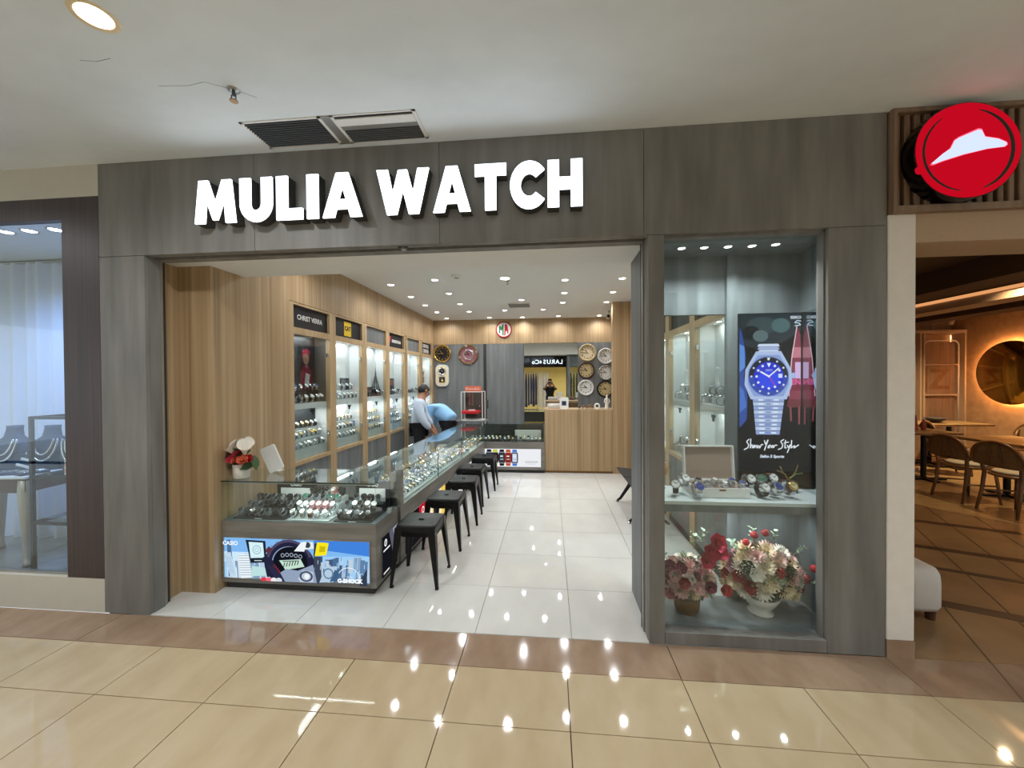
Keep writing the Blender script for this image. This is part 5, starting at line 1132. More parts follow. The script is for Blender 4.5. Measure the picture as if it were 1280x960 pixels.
# MA roundel
t = thing('roundel_sign', 'round red and green MA logo on the oak band of the back wall', 'sign', (-.97, 5.93, 2.655))
F2 = FRONT
MB().lathe([(.175, 0), (.175, .02), (.165, .024), (.0001, .024)], 'dial_black', 36, F2, cap=False).obj('disc', t)
b = MB(); ringpoly(b, 0, 0, .15, .168, 'red_plastic', F2 @ T(0, 0, .0255)); b.obj('red_ring', t)
b = MB(); ringpoly(b, 0, 0, .128, .148, 'paper_white', F2 @ T(0, 0, .0258)); b.prism(circ(0, 0, .129, 30), 0, 'paper_white', F2 @ T(0, 0, .025)); b.obj('white_field', t)
def mono(polys, m, nm):
    b = MB()
    for p in polys: b.prism([(x*.125, y*.125) for x, y in p], .001, m, F2 @ T(0, 0, .0272))
    b.obj(nm, t)
mono([[(-.85, -.5), (-.62, -.72), (-.62, .1), (-.42, -.25), (-.25, .1), (-.25, -.93), (-.04, -.98), (-.04, .98), (-.2, .93), (-.42, .35), (-.64, .75), (-.85, .5)]], 'letter_green', 'letter_m') if 'letter_green' in M_ else (plain('letter_green', '1F7A45', .5), mono([[(-.85, -.5), (-.62, -.72), (-.62, .1), (-.42, -.25), (-.25, .1), (-.25, -.93), (-.04, -.98), (-.04, .98), (-.2, .93), (-.42, .35), (-.64, .75), (-.85, .5)]], 'letter_green', 'letter_m'))
mono([[(.06, -.98), (.26, -.95), (.30, -.25), (.56, -.25), (.60, -.78), (.82, -.55), (.62, .75), (.36, .93), (.20, .93)]], 'red_plastic', 'letter_a')
# dome camera and cuckoo clocks by the column
t = thing('dome_camera', 'white security camera under the ceiling beside the wood column', 'camera', (1.10, 5.2, 2.88))
MB().lathe([(.045, 0), (.045, -.02), (.03, -.035)], 'white_plastic', 18).obj('mount', t); MB().tube([(0, 0, -.03), (0, -.02, -.075)], .012, 'white_plastic', 8).obj('arm', t)
MB().lathe([(.035, -.06), (.045, -.03), (.045, .06)], 'white_plastic', 16, T(0, -.03, -.11) @ RX(HP)).obj('housing', t); MB().lathe([(.03, .0605), (.0001, .063)], 'camera_lens', 16, T(0, -.03, -.11) @ RX(HP), cap=False).obj('lens', t)
def cuckoo(y, z, label, s=1):
    t = thing('cuckoo_clock', label, 'clock', (1.34, y, z))
    W2 = WEST
    MB().box(-.09*s, .09*s, -.14*s, .10*s, 0, .11, 'walnut', W2).obj('case', t)
    MB().prism([(-.14*s, .09*s), (.14*s, .09*s), (0, .25*s)], .14, 'walnut', W2 @ T(0, 0, .14)).obj('roof', t)
    MB().lathe([(.06*s, .11), (.06*s, .116), (.0001, .116)], 'dial_white', 20, W2 @ T(0, -.01, 0), cap=False).obj('dial', t)
    MB().box(-.005, .005, -.34*s, -.14*s, .05, .06, 'bronze', W2).lathe([(.03*s, .05), (.03*s, .062), (.0001, .062)], 'gold', 14, W2 @ T(0, -.34*s, 0), cap=False).obj('pendulum', t)
cuckoo(4.75, 2.40, 'dark wooden cuckoo clock high on the wall behind the wood column', .9); cuckoo(4.62, 1.98, 'dark wooden cuckoo clock in the middle behind the wood column', .8); cuckoo(4.55, 1.55, 'dark wooden cuckoo clock low behind the wood column', .8)
# desk objects
def papers(x, y, n, lab):
    t = thing('paper_stack', lab, 'papers', (x, y, 1.0775)); rr = random.Random(4)
    for k in range(n): MB().box(-.10, .10, -.07, .07, .012*k+.0005, .012*k+.0115, rr.choice(['paper_white', 'petal_blush', 'paper_white', 'cloth_white']), RZ(rr.uniform(-.25, .25))).obj('folder', t)
papers(.06, 4.55, 7, 'uneven stack of papers and folders on the cashier desk')
t = thing('payment_stand', 'white upright payment card stand on the cashier desk', 'sign holder', (.24, 4.42, 1.0775))
MB().prism(rrect(.075, .10, .02), .006, 'white_plastic', T(0, 0, .105) @ RX(-.12) @ FRONT).obj('board', t); MB().box(-.05, .05, -.04, .04, 0, .006, 'white_plastic').obj('base', t); MB().prism(rrect(.038, .038, .004), .001, 'denim', T(0, -.0012, .10) @ RX(-.12) @ FRONT).obj('panel', t)
t = thing('tape_roll', 'round white tape dispenser on the cashier desk', 'tape', (.80, 4.42, 1.0775))
MB().tube([(.038*math.cos(q), 0, .052+.038*math.sin(q)) for q in [2*PI*i/24 for i in range(24)]], .0135, 'white_plastic', 10, closed=True).obj('ring', t); MB().box(-.04, .04, -.02, .02, 0, .012, 'white_plastic').lathe([(.012, -.012), (.012, .012)], 'steel_dark', 12, T(0, 0, .052) @ RX(HP)).obj('base', t)
for k, (x, s, m) in enumerate([(.50, .8, 'walnut'), (.56, 1.1, 'bronze'), (.62, .9, 'walnut'), (.67, 1.25, 'bronze'), (.72, .9, 'bronze')]):
    t = thing('desk_ornament', ['small dark wooden elephant ornament', 'bronze horse ornament', 'dark carved turtle ornament', 'tall bronze bird ornament', 'bronze frog ornament'][k]+' in the row on the cashier desk', 'ornament', (x, 4.42+.03*(k % 2), 1.0775), group=None)
    MB().box(-.022*s, .022*s, -.015, .015, 0, .008, 'walnut').obj('base', t)
    MB().sphere(.022*s, m, 10, T(0, 0, .030*s+.006), sz=.8, sx=1.1).sphere(.012*s, m, 8, T(.018*s, 0, .055*s+.006)).tube([(0, 0, .03*s), (.018*s, 0, .055*s)], [.014*s, .009*s], m, 8).obj('body', t)
t = thing('white_figurine', 'slender white robed figurine on the desk by the wood column', 'figurine', (.975, 4.50, 1.0775))
MB().lathe([(.0001, 0), (.04, 0), (.042, .01), (.03, .05), (.032, .1), (.022, .15), (.03, .175), (.012, .2)], 'white_ceramic', 16, cap=False).obj('robe', t); MB().sphere(.02, 'white_ceramic', 10, T(0, 0, .215), sz=1.2).obj('head', t); MB().tube([(-.03, 0, .17), (-.045, -.02, .12), (-.02, -.03, .09)], .008, 'white_ceramic', 6).tube([(.03, 0, .17), (.045, -.02, .12), (.02, -.03, .09)], .008, 'white_ceramic', 6).obj('arms', t)
# accessory rack on the counter corner
t = thing('accessory_rack', 'white framed accessory display case with orange topper and red tray', 'display case', (-1.45, 4.95, .0))
MB().box(-.32, .26, -.20, .20, 0, .828, 'grey_panel').obj('cabinet', t)
b = MB(); z0, z1, w, dp = .83, 1.375, .205, .16
for x in (-w, w-.014):
    for y in (-dp, dp-.014): b.box(x, x+.014, y, y+.014, z0, z1, 'white_plastic')
for z in (z0, z1-.014): b.box(-w, w, -dp, dp, z, z+.014, 'white_plastic') if z == z0 else b.box(-w, w, -dp, -dp+.014, z, z+.014, 'white_plastic').box(-w, w, dp-.014, dp, z, z+.014, 'white_plastic')
b.obj('frame', t); MB().box(-w+.014, w-.014, dp-.012, dp-.006, z0+.014, z1-.014, 'cloth_brown').obj('back_board', t); MB().box(-w+.014, w-.014, -dp+.004, -dp+.008, z0+.014, z1-.014, 'clear_glass').obj('pane', t)
for k, m in enumerate(['leather_black', 'red_brown', 'leather_brown', 'leather_black', 'cloth_brown', 'leather_brown']): MB().box(-w+.03+.06*k, -w+.055+.06*k, dp-.03, dp-.02, 1.10, 1.34, m).obj('strap', t)
MB().bbox(-w+.015, w-.08, -dp-.03, dp-.04, z0+.13, z0+.185, 'red_plastic', .008).obj('red_tray', t); MB().bbox(-.08, .04, -.08, 0, z0+.185, z0+.2, 'paper_white', .003).obj('packet', t)
tp = MB().prism([(-.14, 0), (.17, 0), (.17, .085), (.12, .10), (-.11, .10), (-.14, .085)], .012, 'petal_orange', T(0, -.10, z1+.0005) @ FRONT).obj('topper', t)
b = MB(); pts = [(-.11, .03), (-.12, .06), (-.09, .075), (-.10, .035), (-.07, .05), (-.06, .035), (-.04, .055), (-.03, .035), (0, .055), (.01, .035), (.03, .05), (.05, .035), (.07, .08), (.06, .03), (.09, .05), (.10, .035), (.12, .075), (.115, .035), (.14, .045)]
b.tube([(x, y, .003) for x, y in pts], .0045, 'paper_white', 5, T(0, -.10, z1) @ FRONT); b.obj('script_mark', tp)
tag(MB().bbox(-1.72, -1.60, 4.60, 4.74, .0, .835, 'grey_panel', .004).obj('corner_post'), 'grey post at the corner between the long counter and the accessory case', 'post') if False else None

# ================================================================ PEOPLE
def skin_mesh(name, joints, edges, m, root=0, sub=2, smooth=True):
    me = bpy.data.meshes.new(name); me.from_pydata([j[0] for j in joints], edges, [])
    o = bpy.data.objects.new(name, me); col.objects.link(o)
    md = o.modifiers.new('Skin', 'SKIN'); md.use_smooth_shade = True
    for i, j in enumerate(joints):
        sv = me.skin_vertices[0].data[i]; r = j[1]; sv.radius = (r, r) if not isinstance(r, tuple) else r
        sv.use_root = (i == root)
    s = o.modifiers.new('Sub', 'SUBSURF'); s.levels = s.render_levels = sub
    dg = bpy.context.evaluated_depsgraph_get(); out = bpy.data.meshes.new_from_object(o.evaluated_get(dg)); out.name = name
    bpy.data.objects.remove(o); bpy.data.meshes.remove(me)
    for p in out.polygons: p.use_smooth = True
    out.materials.clear(); out.materials.append(M_[m]); return out
def person(label, loc, J, shirt, pants, head_dir, rz=0):
    """J: pelvis, chest, neck, head, (l/r) shoulder, elbow, wrist, hip, knee, ankle, toe  (local metres)"""
    t = thing('person', label, 'person', loc, (0, 0, rz))
    V = {k: Vector(v) for k, v in J.items()}
    def build(names, edges, radii, m, nm, sub=2, root=0):
        return link(nm, skin_mesh(nm, [(tuple(V[n]), radii[n]) for n in names], [(names.index(a), names.index(b_)) for a, b_ in edges], m, root, sub), t)
    E = []; rad = {'pelvis': .13, 'belly': .13, 'chest': .135, 'neck': .055, 'head': (.075, .085), 'crown': (.07, .08)}
    V['belly'] = V['pelvis'].lerp(V['chest'], .5); V['crown'] = V['head']+(V['head']-V['neck']).normalized()*.095
    names = ['pelvis', 'belly', 'chest', 'neck', 'head', 'crown']; E = [('pelvis', 'belly'), ('belly', 'chest'), ('chest', 'neck'), ('neck', 'head'), ('head', 'crown')]
    for s in 'lr':
        for n, r in (('shoulder', .06), ('elbow', .042), ('wrist', .03), ('hip', .09), ('knee', .058), ('ankle', .038), ('toe', .035)): names.append(s+n); rad[s+n] = r
        E += [('chest', s+'shoulder'), (s+'shoulder', s+'elbow'), (s+'elbow', s+'wrist'), ('pelvis', s+'hip'), (s+'hip', s+'knee'), (s+'knee', s+'ankle'), (s+'ankle', s+'toe')]
    # hands with five fingers as part of the body chain
    for s in 'lr':
        d = (V[s+'wrist']-V[s+'elbow']).normalized(); side = d.cross(Vector((0, 0, 1)) if abs(d.z) < .9 else Vector((0, 1, 0))).normalized(); nrm = side.cross(d)
        V[s+'palm'] = V[s+'wrist']+d*.06; names.append(s+'palm'); rad[s+'palm'] = (.036, .020); E.append((s+'wrist', s+'palm'))
        for k in range(4):
            b0 = V[s+'palm']+side*(.026-.0175*k)+d*.03; m0 = b0+d*.035-nrm*.008; e0 = m0+d*(.03 if k in (1, 2) else .022)-nrm*.02
            for q, (p, r) in enumerate(((b0, .0095), (m0, .009), (e0, .0075))):
                n = '%sf%d%d' % (s, k, q); V[n] = p; names.append(n); rad[n] = r; E.append((s+'palm' if q == 0 else '%sf%d%d' % (s, k, q-1), n))
        b0 = V[s+'wrist']+d*.025+side*.035; e0 = b0+d*.04+side*.022-nrm*.01
        for q, p in enumerate((b0, e0)):
            n = '%st%d' % (s, q); V[n] = p; names.append(n); rad[n] = .0105 if q == 0 else .0085; E.append((s+'wrist' if q == 0 else s+'t0', n))
    build(names, E, rad, 'skin', 'body')
    # shirt: torso and sleeves a little larger than the body
    V['hem'] = V['pelvis']+(V['pelvis']-V['belly']).normalized()*.10; V['collar'] = V['chest'].lerp(V['neck'], .92)
    sn = ['hem', 'pelvis', 'belly', 'chest', 'collar']; se = [('hem', 'pelvis'), ('pelvis', 'belly'), ('belly', 'chest'), ('chest', 'collar')]; sr = {'hem': (.175, .14), 'pelvis': (.175, .145), 'belly': (.17, .15), 'chest': (.18, .15), 'collar': .064}
    for s in 'lr':
        V[s+'cuff'] = V[s+'elbow'].lerp(V[s+'wrist'], .8 if shirt[1] else .1); sn += [s+'shoulder', s+'elbow', s+'cuff']; sr.update({s+'shoulder': .085, s+'elbow': .066, s+'cuff': .052 if shirt[1] else .066})
        se += [('chest', s+'shoulder'), (s+'shoulder', s+'elbow'), (s+'elbow', s+'cuff')]
    build(sn, se, sr, shirt[0], 'shirt')
    pn = ['pelvis']; pe = []; pr_ = {'pelvis': (.15, .125)}
    for s in 'lr': pn += [s+'hip', s+'knee', s+'ankle']; pr_.update({s+'hip': .11, s+'knee': .078, s+'ankle': .062}); pe += [('pelvis', s+'hip'), (s+'hip', s+'knee'), (s+'knee', s+'ankle')]
    build(pn, pe, pr_, pants, 'trousers')
    for s in 'lr': MB().bbox(-.045, .045, -.10, .16, -.0, .075, 'leather_black', .02, T(V[s+'ankle'].x, V[s+'ankle'].y, 0) @ RZ(math.atan2((V[s+'toe']-V[s+'ankle']).y, (V[s+'toe']-V[s+'ankle']).x)-HP)).obj('shoe', t)
    up_ = (V['crown']-V['neck']).normalized(); fd = Vector(head_dir); fd = (fd-up_*fd.dot(up_)).normalized(); sd = fd.cross(up_)
    HM = Matrix(((sd.x, fd.x, up_.x, 0), (sd.y, fd.y, up_.y, 0), (sd.z, fd.z, up_.z, 0), (0, 0, 0, 1))); hc = V['head'].lerp(V['crown'], .35)
    Hm = T(*hc) @ HM
    hb = MB()
    hb.lathe([(.094*math.sin(a), .100*math.cos(a)) for a in [PI*(.02+.58*i/9) for i in range(10)]], 'hair_black', 20, Hm @ T(0, -.012, .006) @ RX(.62) @ SC(.92, 1.06, 1.02), cap=False); hb.obj('hair', t)
    MB().tube([(0, .085, .01), (0, .108, -.028), (0, .088, -.038)], [.008, .014, .008], 'skin', 6, Hm).obj('nose', t)
    for s in (-1, 1):
        MB().sphere(.011, 'dial_white', 8, Hm @ T(s*.03, .083, .008)).sphere(.006, 'hair_black', 8, Hm @ T(s*.03, .092, .008)).obj('eye', t); MB().sphere(.03, 'skin', 8, Hm @ T(s*.083, -.005, -.01), sx=.4, sy=.7).obj('ear', t)
    MB().tube([(-.022, .086, -.06), (0, .092, -.062), (.022, .086, -.06)], .005, 'petal_mauve', 5, Hm).obj('mouth', t)
    return t
# man standing, back three-quarter, looking along +x (towards the bent man and counter end)
J1 = dict(pelvis=(0, 0, .84), chest=(.02, .0, 1.16), neck=(.04, .02, 1.30), head=(.07, .05, 1.385), lshoulder=(-.03, .17, 1.20), lelbow=(.10, .24, .96), lwrist=(.22, .20, .78), rshoulder=(.0, -.17, 1.20), relbow=(.07, -.25, .95), rwrist=(.22, -.17, .76),
          lhip=(0, .09, .80), lknee=(.01, .10, .44), lankle=(-.01, .10, .08), ltoe=(.10, .11, .035), rhip=(0, -.09, .80), rknee=(.01, -.10, .44), rankle=(-.01, -.10, .08), rtoe=(.10, -.11, .035))
person('man in a pale blue long-sleeved shirt standing behind the long counter', (-2.17, 3.95, 0), J1, ('shirt_pale', True), 'trouser_black', (.8, .5, -.35), .25)
# man bent over towards the cabinets (head down, away)
J2 = dict(pelvis=(.0, 0, .92), chest=(-.28, .05, 1.12), neck=(-.42, .06, 1.08), head=(-.50, .07, 1.03), lshoulder=(-.29, -.14, 1.10), lelbow=(-.36, -.18, .82), lwrist=(-.46, -.10, .60), rshoulder=(-.28, .22, 1.10), relbow=(-.38, .24, .78), rwrist=(-.50, .16, .58),
          lhip=(.02, -.09, .80), lknee=(-.03, -.10, .44), lankle=(.03, -.10, .08), ltoe=(-.08, -.11, .035), rhip=(.02, .09, .80), rknee=(-.03, .10, .44), rankle=(.03, .10, .08), rtoe=(-.08, .11, .035))
person('man in a bright blue shirt bending over behind the long counter', (-1.80, 4.45, 0), J2, ('shirt_blue', True), 'trouser_black', (-.6, 0, -.8), -.15)
# photographer, seen only in the mirror
J3 = dict(pelvis=(0, 0, .86), chest=(0, .0, 1.16), neck=(0, .01, 1.29), head=(0, .03, 1.37), lshoulder=(-.17, .0, 1.22), lelbow=(-.24, .16, 1.18), lwrist=(-.09, .27, 1.46), rshoulder=(.17, .0, 1.22), relbow=(.24, .16, 1.18), rwrist=(.09, .27, 1.46),
          lhip=(-.09, 0, .80), lknee=(-.10, .01, .44), lankle=(-.10, -.01, .08), ltoe=(-.11, .1, .035), rhip=(.09, 0, .80), rknee=(.10, .01, .44), rankle=(.10, -.01, .08), rtoe=(.11, .1, .035))
person('person in black clothes holding up a phone, reflected in the back mirror', (0, -2.82, 0), J3, ('trouser_black', False), 'trouser_black', (0, 1, 0))
t = thing('phone', 'black phone held up by the person in the mirror', 'phone', (0, -2.47, 1.578)); MB().prism(rrect(.075, .037, .008), .008, 'black_gloss', NORTH).obj('body', t); MB().lathe([(.006, 0), (.006, .003), (.0001, .003)], 'camera_lens', 12, NORTH @ T(.05, .02, 0), cap=False).obj('lens', t)

# ================================================================ OPPOSITE CLOTHING SHOP (in the mirror)
t = thing('opposite_sign', 'glowing white LARUS & Co letters on the black fascia across the mall', 'sign', (-.08, -4.5, 2.42))
for k, (ch, x) in enumerate(zip('LARUS&Co', (.62, .44, .24, .03, -.17, -.36, -.52, -.70))):
    MB().text(ch, .28 if ch not in '&' else .18, 'larus_glow', NORTH @ T(-x, 0, .02), d=.02, bold=.003).obj('letter', t)
def rail(x0, x1, y, z, cols, lab, n):
    t = thing('clothes_rail', 'chrome clothes rail of '+lab+' garments', 'rail', (0, 0, 0)); MB().tube([(x0, y, z), (x1, y, z)], .012, 'chrome', 8).tube([(x0, y, 0), (x0, y, z)], .012, 'chrome', 8).tube([(x1, y, 0), (x1, y, z)], .012, 'chrome', 8).obj('frame', t)
    for k in range(n):
        x = x0+.06+(x1-x0-.12)*k/(n-1); m = R.choice(cols); g = thing('hanging_garment', lab+' garment hanging on the rail', 'clothes', (x, y, z), (0, 0, R.uniform(-.05, .05)), lab+' garments')
        MB().tube([(0, 0, .0), (0, .01, -.04), (0, 0, -.06)], .003, 'chrome', 5).obj('hook', g)
        L = R.uniform(1.45, 1.65); v = []; f = []
        for i in range(6):
            zz = -.06-L*i/5; hw = (.12, .19, .18, .17, .18, .20)[i]; th = (.02, .044, .048, .046, .044, .048)[i]
            v += [(-th, -hw, zz), (th, -hw, zz), (th, hw, zz), (-th, hw, zz)]
        for i in range(5): f += [(i*4+j, i*4+(j+1) % 4, i*4+4+(j+1) % 4, i*4+4+j) for j in range(4)]
        f += [(0, 1, 2, 3), (23, 22, 21, 20)]; MB().add(v, f, m).obj('cloth', g)
rail(-1.45, -.62, -4.95, 1.95, ['denim', 'denim', 'denim', 'cloth_white'], 'blue denim', 7); rail(-.56, -.06, -4.95, 1.95, ['cloth_brown', 'cloth_brown', 'cloth_white'], 'brown', 4); rail(.95, 1.5, -4.95, 1.95, ['cloth_olive', 'cloth_white', 'cloth_brown'], 'olive and white', 4)
# ================================================================ RESTAURANT SIGN
t = thing('round_sign', 'round red illuminated sign with a white hat logo on the fluted fascia', 'sign', (2.21, .0, 2.79))
FS = FRONT
blob = [(.252*math.cos(a)*(1+.012*math.sin(3*a+.6)), .252*math.sin(a)*(1+.014*math.cos(2*a))) for a in [2*PI*i/64 for i in range(64)]]
MB().prism([(x*1.02, y*1.02) for x, y in blob], .083, 'black_gloss', FS @ T(0, 0, .088)).obj('drum', t)
MB().prism(blob, .004, 'sign_red', FS @ T(0, 0, .092)).obj('red_face', t)
b = MB()
def arcband(r0_, r1_, a0, a1, e=1.0, dx=0, dy=0):
    n = 40; v = []; f = []
    for i in range(n+1):
        u = i/n; a = a0+(a1-a0)*u; w = math.sin(PI*u)**.5
        rm = (r0_+r1_)/2; hw = (r1_-r0_)/2*w; v += [((rm-hw)*math.cos(a)+dx, (rm-hw)*math.sin(a)+dy, 0), ((rm+hw)*math.cos(a)+dx, (rm+hw)*math.sin(a)+dy, 0)]
    for i in range(n): f.append((2*i, 2*i+1, 2*i+3, 2*i+2))
    b.add(v, f, 'black_gloss', False, FS @ T(0, 0, .0925))
arcband(.205, .225, -1.25, 1.35); arcband(.207, .221, 2.15, 4.6)
b.obj('brush_ring', t)
MB().prism(circ(-.235, -.095, .022, 14), .002, 'sign_red', FS @ T(0, 0, .0935)).obj('ring_end', t)
hat = [(-.178, -.062), (-.12, -.012), (-.085, .012), (-.066, .052), (-.045, .066), (.045, .102), (.062, .099), (.078, .062), (.14, .048), (.178, .028), (.182, .016), (.17, .006), (.09, .0), (-.02, -.022), (-.12, -.05), (-.165, -.066)]
c0 = (.0, .01)
MB().prism([(c0[0]+(x-c0[0])*1.035, c0[1]+(y-c0[1])*1.09) for x, y in hat], .002, 'sign_pink', FS @ T(0, 0, .0945)).obj('hat_outline', t)
MB().prism(hat, .003, 'sign_white', FS @ T(0, 0, .0965)).obj('hat_logo', t)
# ================================================================ RESTAURANT
def make_chair():
    t = thing('bentwood_chair', '', 'chair'); w = .215
    seat = MB().lathe([(.0001, .43), (.20, .43), (.225, .44), (.225, .455), (.21, .465), (.0001, .47)], 'resto_wood', 24, SC(1, 1.02, 1), cap=False).obj('seat', t)
    MB().lathe([(.0001, .47), (.19, .47), (.20, .485), (.18, .50), (.0001, .505)], 'cushion_cream', 24, cap=False).obj('cushion', seat)
    for sy in (-1, 1):
        MB().tube([(.17, sy*.15, .44), (.185, sy*.175, .2), (.20, sy*.19, .0)], [.02, .018, .014], 'resto_wood', 8).obj('leg', t)
        MB().tube([(-.24, sy*.20, .0), (-.19, sy*.185, .25), (-.17, sy*.18, .46), (-.20, sy*.20, .62), (-.235, sy*.19, .72)], [.015, .019, .021, .018, .016], 'resto_wood', 8).obj('leg', t)
        MB().tube([(-.175, sy*.20, .52), (-.08, sy*.245, .60), (.05, sy*.25, .62)], .013, 'resto_wood', 8).obj('arm_rest', t) if False else None
    pts = []
    for i in range(17):
        a = PI*i/16; pts.append((-.235-.03*math.sin(a), .255*math.cos(a), .60+.235*math.sin(a)**.8))
    pts = [(-.16, .24, .56)]+pts+[(-.16, -.24, .56)]
    MB().tube(pts, .0165, 'resto_wood', 8).obj('back_rail', t)
    v = []; f = []; nu, nv = 12, 6
    for i in range(nu+1):
        a = PI*i/nu; y = .245*math.cos(a); zt = .60+.22*math.sin(a)**.8; zb = .555
        for j in range(nv+1): q = j/nv; v.append((-.225-.035*math.sin(a)*(.4+.6*q), y, zb+(zt-zb)*q))
    for i in range(nu):
        for j in range(nv): a = i*(nv+1)+j; f.append((a, a+1, a+nv+2, a+nv+1))
    MB().add(v, f, 'cane', True).obj('cane_back', t)
    MB().tube([(-.185, -.23, .555), (-.225, -.12, .555), (-.24, 0, .555), (-.225, .12, .555), (-.185, .23, .555)], .013, 'resto_wood', 8).obj('lower_rail', t)
    for sy in (-.07, .07): MB().tube([(-.235, sy, .555), (-.26, sy*.8, .68), (-.255, sy*.6, .82)], .010, 'resto_wood', 6).obj('spindle', t)
    MB().tube([(.19, -.17, .22), (-.185, -.18, .24)], .010, 'resto_wood', 6).tube([(.19, .17, .22), (-.185, .18, .24)], .010, 'resto_wood', 6).obj('stretcher', t)
    return t
ch = make_chair()
for i, (x, y, a, lab) in enumerate([(5.33, 3.17, 0, 'cane-backed bentwood chair on the deck edge beside the column-side table'), (5.33, 2.615, .05, 'cane-backed bentwood chair with cream cushion nearest the mall corridor'), (6.75, 3.35, PI, 'cane-backed bentwood chair across the table facing the corridor chairs'),
        (6.75, 2.75, PI, 'cane-backed bentwood chair across the table by the wall bench'), (5.05, 4.35, .1, 'cane-backed bentwood chair at the menu table'), (6.52, 4.72, -.3, 'cane-backed bentwood chair by the number shelf'), (7.35, 4.55, PI, 'cane-backed bentwood chair below the round mirror'), (7.4, 3.9, PI, 'cane-backed bentwood chair at the wall beside the round mirror')]):
    o = ch if i == 0 else copy_tree(ch); o.location = (x, y, .005); o.rotation_euler = (0, 0, a); o['label'] = lab; o['group'] = 'restaurant chairs'
def table(x, y, w, d, z, lab):
    t = thing('dining_table', lab, 'table', (x, y, .005)); MB().bbox(-w/2, w/2, -d/2, d/2, z-.04, z, 'table_wood', .006).obj('tabletop', t); MB().box(-w/2-.002, w/2+.002, -d/2-.002, d/2+.002, z-.034, z-.01, 'resto_wood').obj('edge_band', t)
    for sy in (-d*.3, d*.3):
        MB().lathe([(.035, .04), (.035, z-.04)], 'black_metal', 14, T(0, sy, 0)).obj('column', t); MB().box(-.30, .30, -.04, .04, 0, .025, 'black_metal', T(0, sy, 0)).box(-.04, .04, -.22, .22, 0, .025, 'black_metal', T(0, sy, 0)).obj('foot', t)
table(6.03, 2.95, .80, 1.5, .76, 'long oak restaurant table between the bentwood chairs'); table(5.75, 4.55, .75, 1.0, .75, 'restaurant table carrying the red menu stand'); table(6.95, 5.35, 1.2, .6, .77, 'narrow dark edged table below the number shelf')
t = thing('menu_stand', 'red folded menu stand with pictures on the restaurant table', 'menu', (5.65, 4.35, .756))
MB().prism([(-.09, 0), (.09, 0), (.09, .24), (-.09, .24)], .004, 'red_brown', T(0, -.03, 0) @ RX(-.15) @ FRONT).obj('board', t); MB().prism(circ(0, .15, .05, 16), .001, 'cushion_cream', T(0, -.032, 0) @ RX(-.15) @ FRONT).prism([(-.06, .03), (.06, .03), (.06, .08), (-.06, .08)], .001, 'red_plastic', T(0, -.032, 0) @ RX(-.15) @ FRONT).obj('picture', t)
t = thing('condiment_set', 'red sauce bottle beside the menu stand', 'bottle', (5.88, 4.40, .756)); MB().lathe([(.03, 0), (.032, .01), (.032, .11), (.014, .14), (.012, .17)], 'red_brown', 14).obj('bottle', t); MB().lathe([(.013, .17), (.013, .19)], 'white_plastic', 10).obj('cap', t)
t = thing('serving_bowl', 'dark bowl on the narrow restaurant table', 'bowl', (6.85, 5.30, .776)); MB().lathe([(.05, 0), (.12, .05), (.15, .09), (.14, .09), (.05, .012)], 'dark_grey', 20, cap=False).obj('body', t); MB().lathe([(.14, .088), (.152, .092), (.148, .084)], 'alu', 20, cap=False).obj('rim', t)
# round halo mirror on the right restaurant wall
t = thing('halo_mirror', 'large round smoked mirror with a glowing warm halo on the restaurant wall', 'mirror', (8.0, 5.175, 1.655))
MB().lathe([(.0001, .09), (.55, .09), (.555, .085), (.555, .075)], 'smoked_mirror', 48, WEST, cap=False).obj('glass', t); MB().lathe([(.47, .055), (.53, .058), (.53, .070), (.47, .072)], 'halo_warm', 48, WEST, cap=False).obj('halo', t); MB().lathe([(.3, 0), (.3, .085)], 'dark_grey', 24, WEST).obj('mount', t)
# number shelf with arched panels at the back
sh_ = thing('arched_shelf', 'glowing shelf unit with arched frames and a faint number on the back wall', 'shelf', (0, 6.3, 0))
MB().box(6.6, 8.0, -.02, 0, .0, 2.62, 'resto_wall').obj('back_board', sh_)
for x in (6.62, 7.18, 7.24, 8.0-.035): MB().box(x, x+.03, -.32, -.02, 0, 2.44, 'resto_beige').obj('post', sh_)
for x in (6.66, 7.22, 7.955): MB().box(x, x+.008, -.06, -.05, .3, 2.42, 'strip_warm').obj('light_strip', sh_)
for x0, x1 in ((6.70, 7.14), (7.31, 7.92)):
    w = (x1-x0)/2; cx = (x0+x1)/2; r = .10
    pts = [(x0, -.25, .5), (x0, -.25, 2.30-r)]+[(x0+r-r*math.cos(a), -.25, 2.30-r+r*math.sin(a)) for a in [HP*i/6 for i in range(1, 7)]]+[(x1-r+r*math.sin(a), -.25, 2.30-r+r*math.cos(a)) for a in [HP*i/6 for i in range(0, 7)]]+[(x1, -.25, .5)]
    MB().tube(pts, .013, 'pillar_white', 8).obj('arch_frame', sh_)
    for z in (1.83, 1.24): MB().box(x0, x1, -.26, -.03, z-.012, z+.012, 'resto_beige').obj('shelf_board', sh_); MB().box(x0+.02, x1-.02, -.04, -.03, z-.022, z-.014, 'strip_warm').obj('shelf_strip', sh_)
    MB().box(x0+.014, x1-.014, -.20, -.19, .5, 2.28, 'flute_wood').obj('panel', sh_)
MB().text('Z', .55, 'resto_wood', T(7.62, -.205, 1.53) @ FRONT, bold=.012).box(7.36, 7.40, -.207, -.203, 1.30, 1.76, 'resto_wood').obj('number', sh_)
MB().box(6.6, 8.0, -.32, -.02, 2.44, 2.50, 'resto_beige').obj('top_board', sh_); MB().box(7.5, 7.52, -.2, -.18, 2.5, 2.62, 'resto_beige').obj('hanger', sh_)
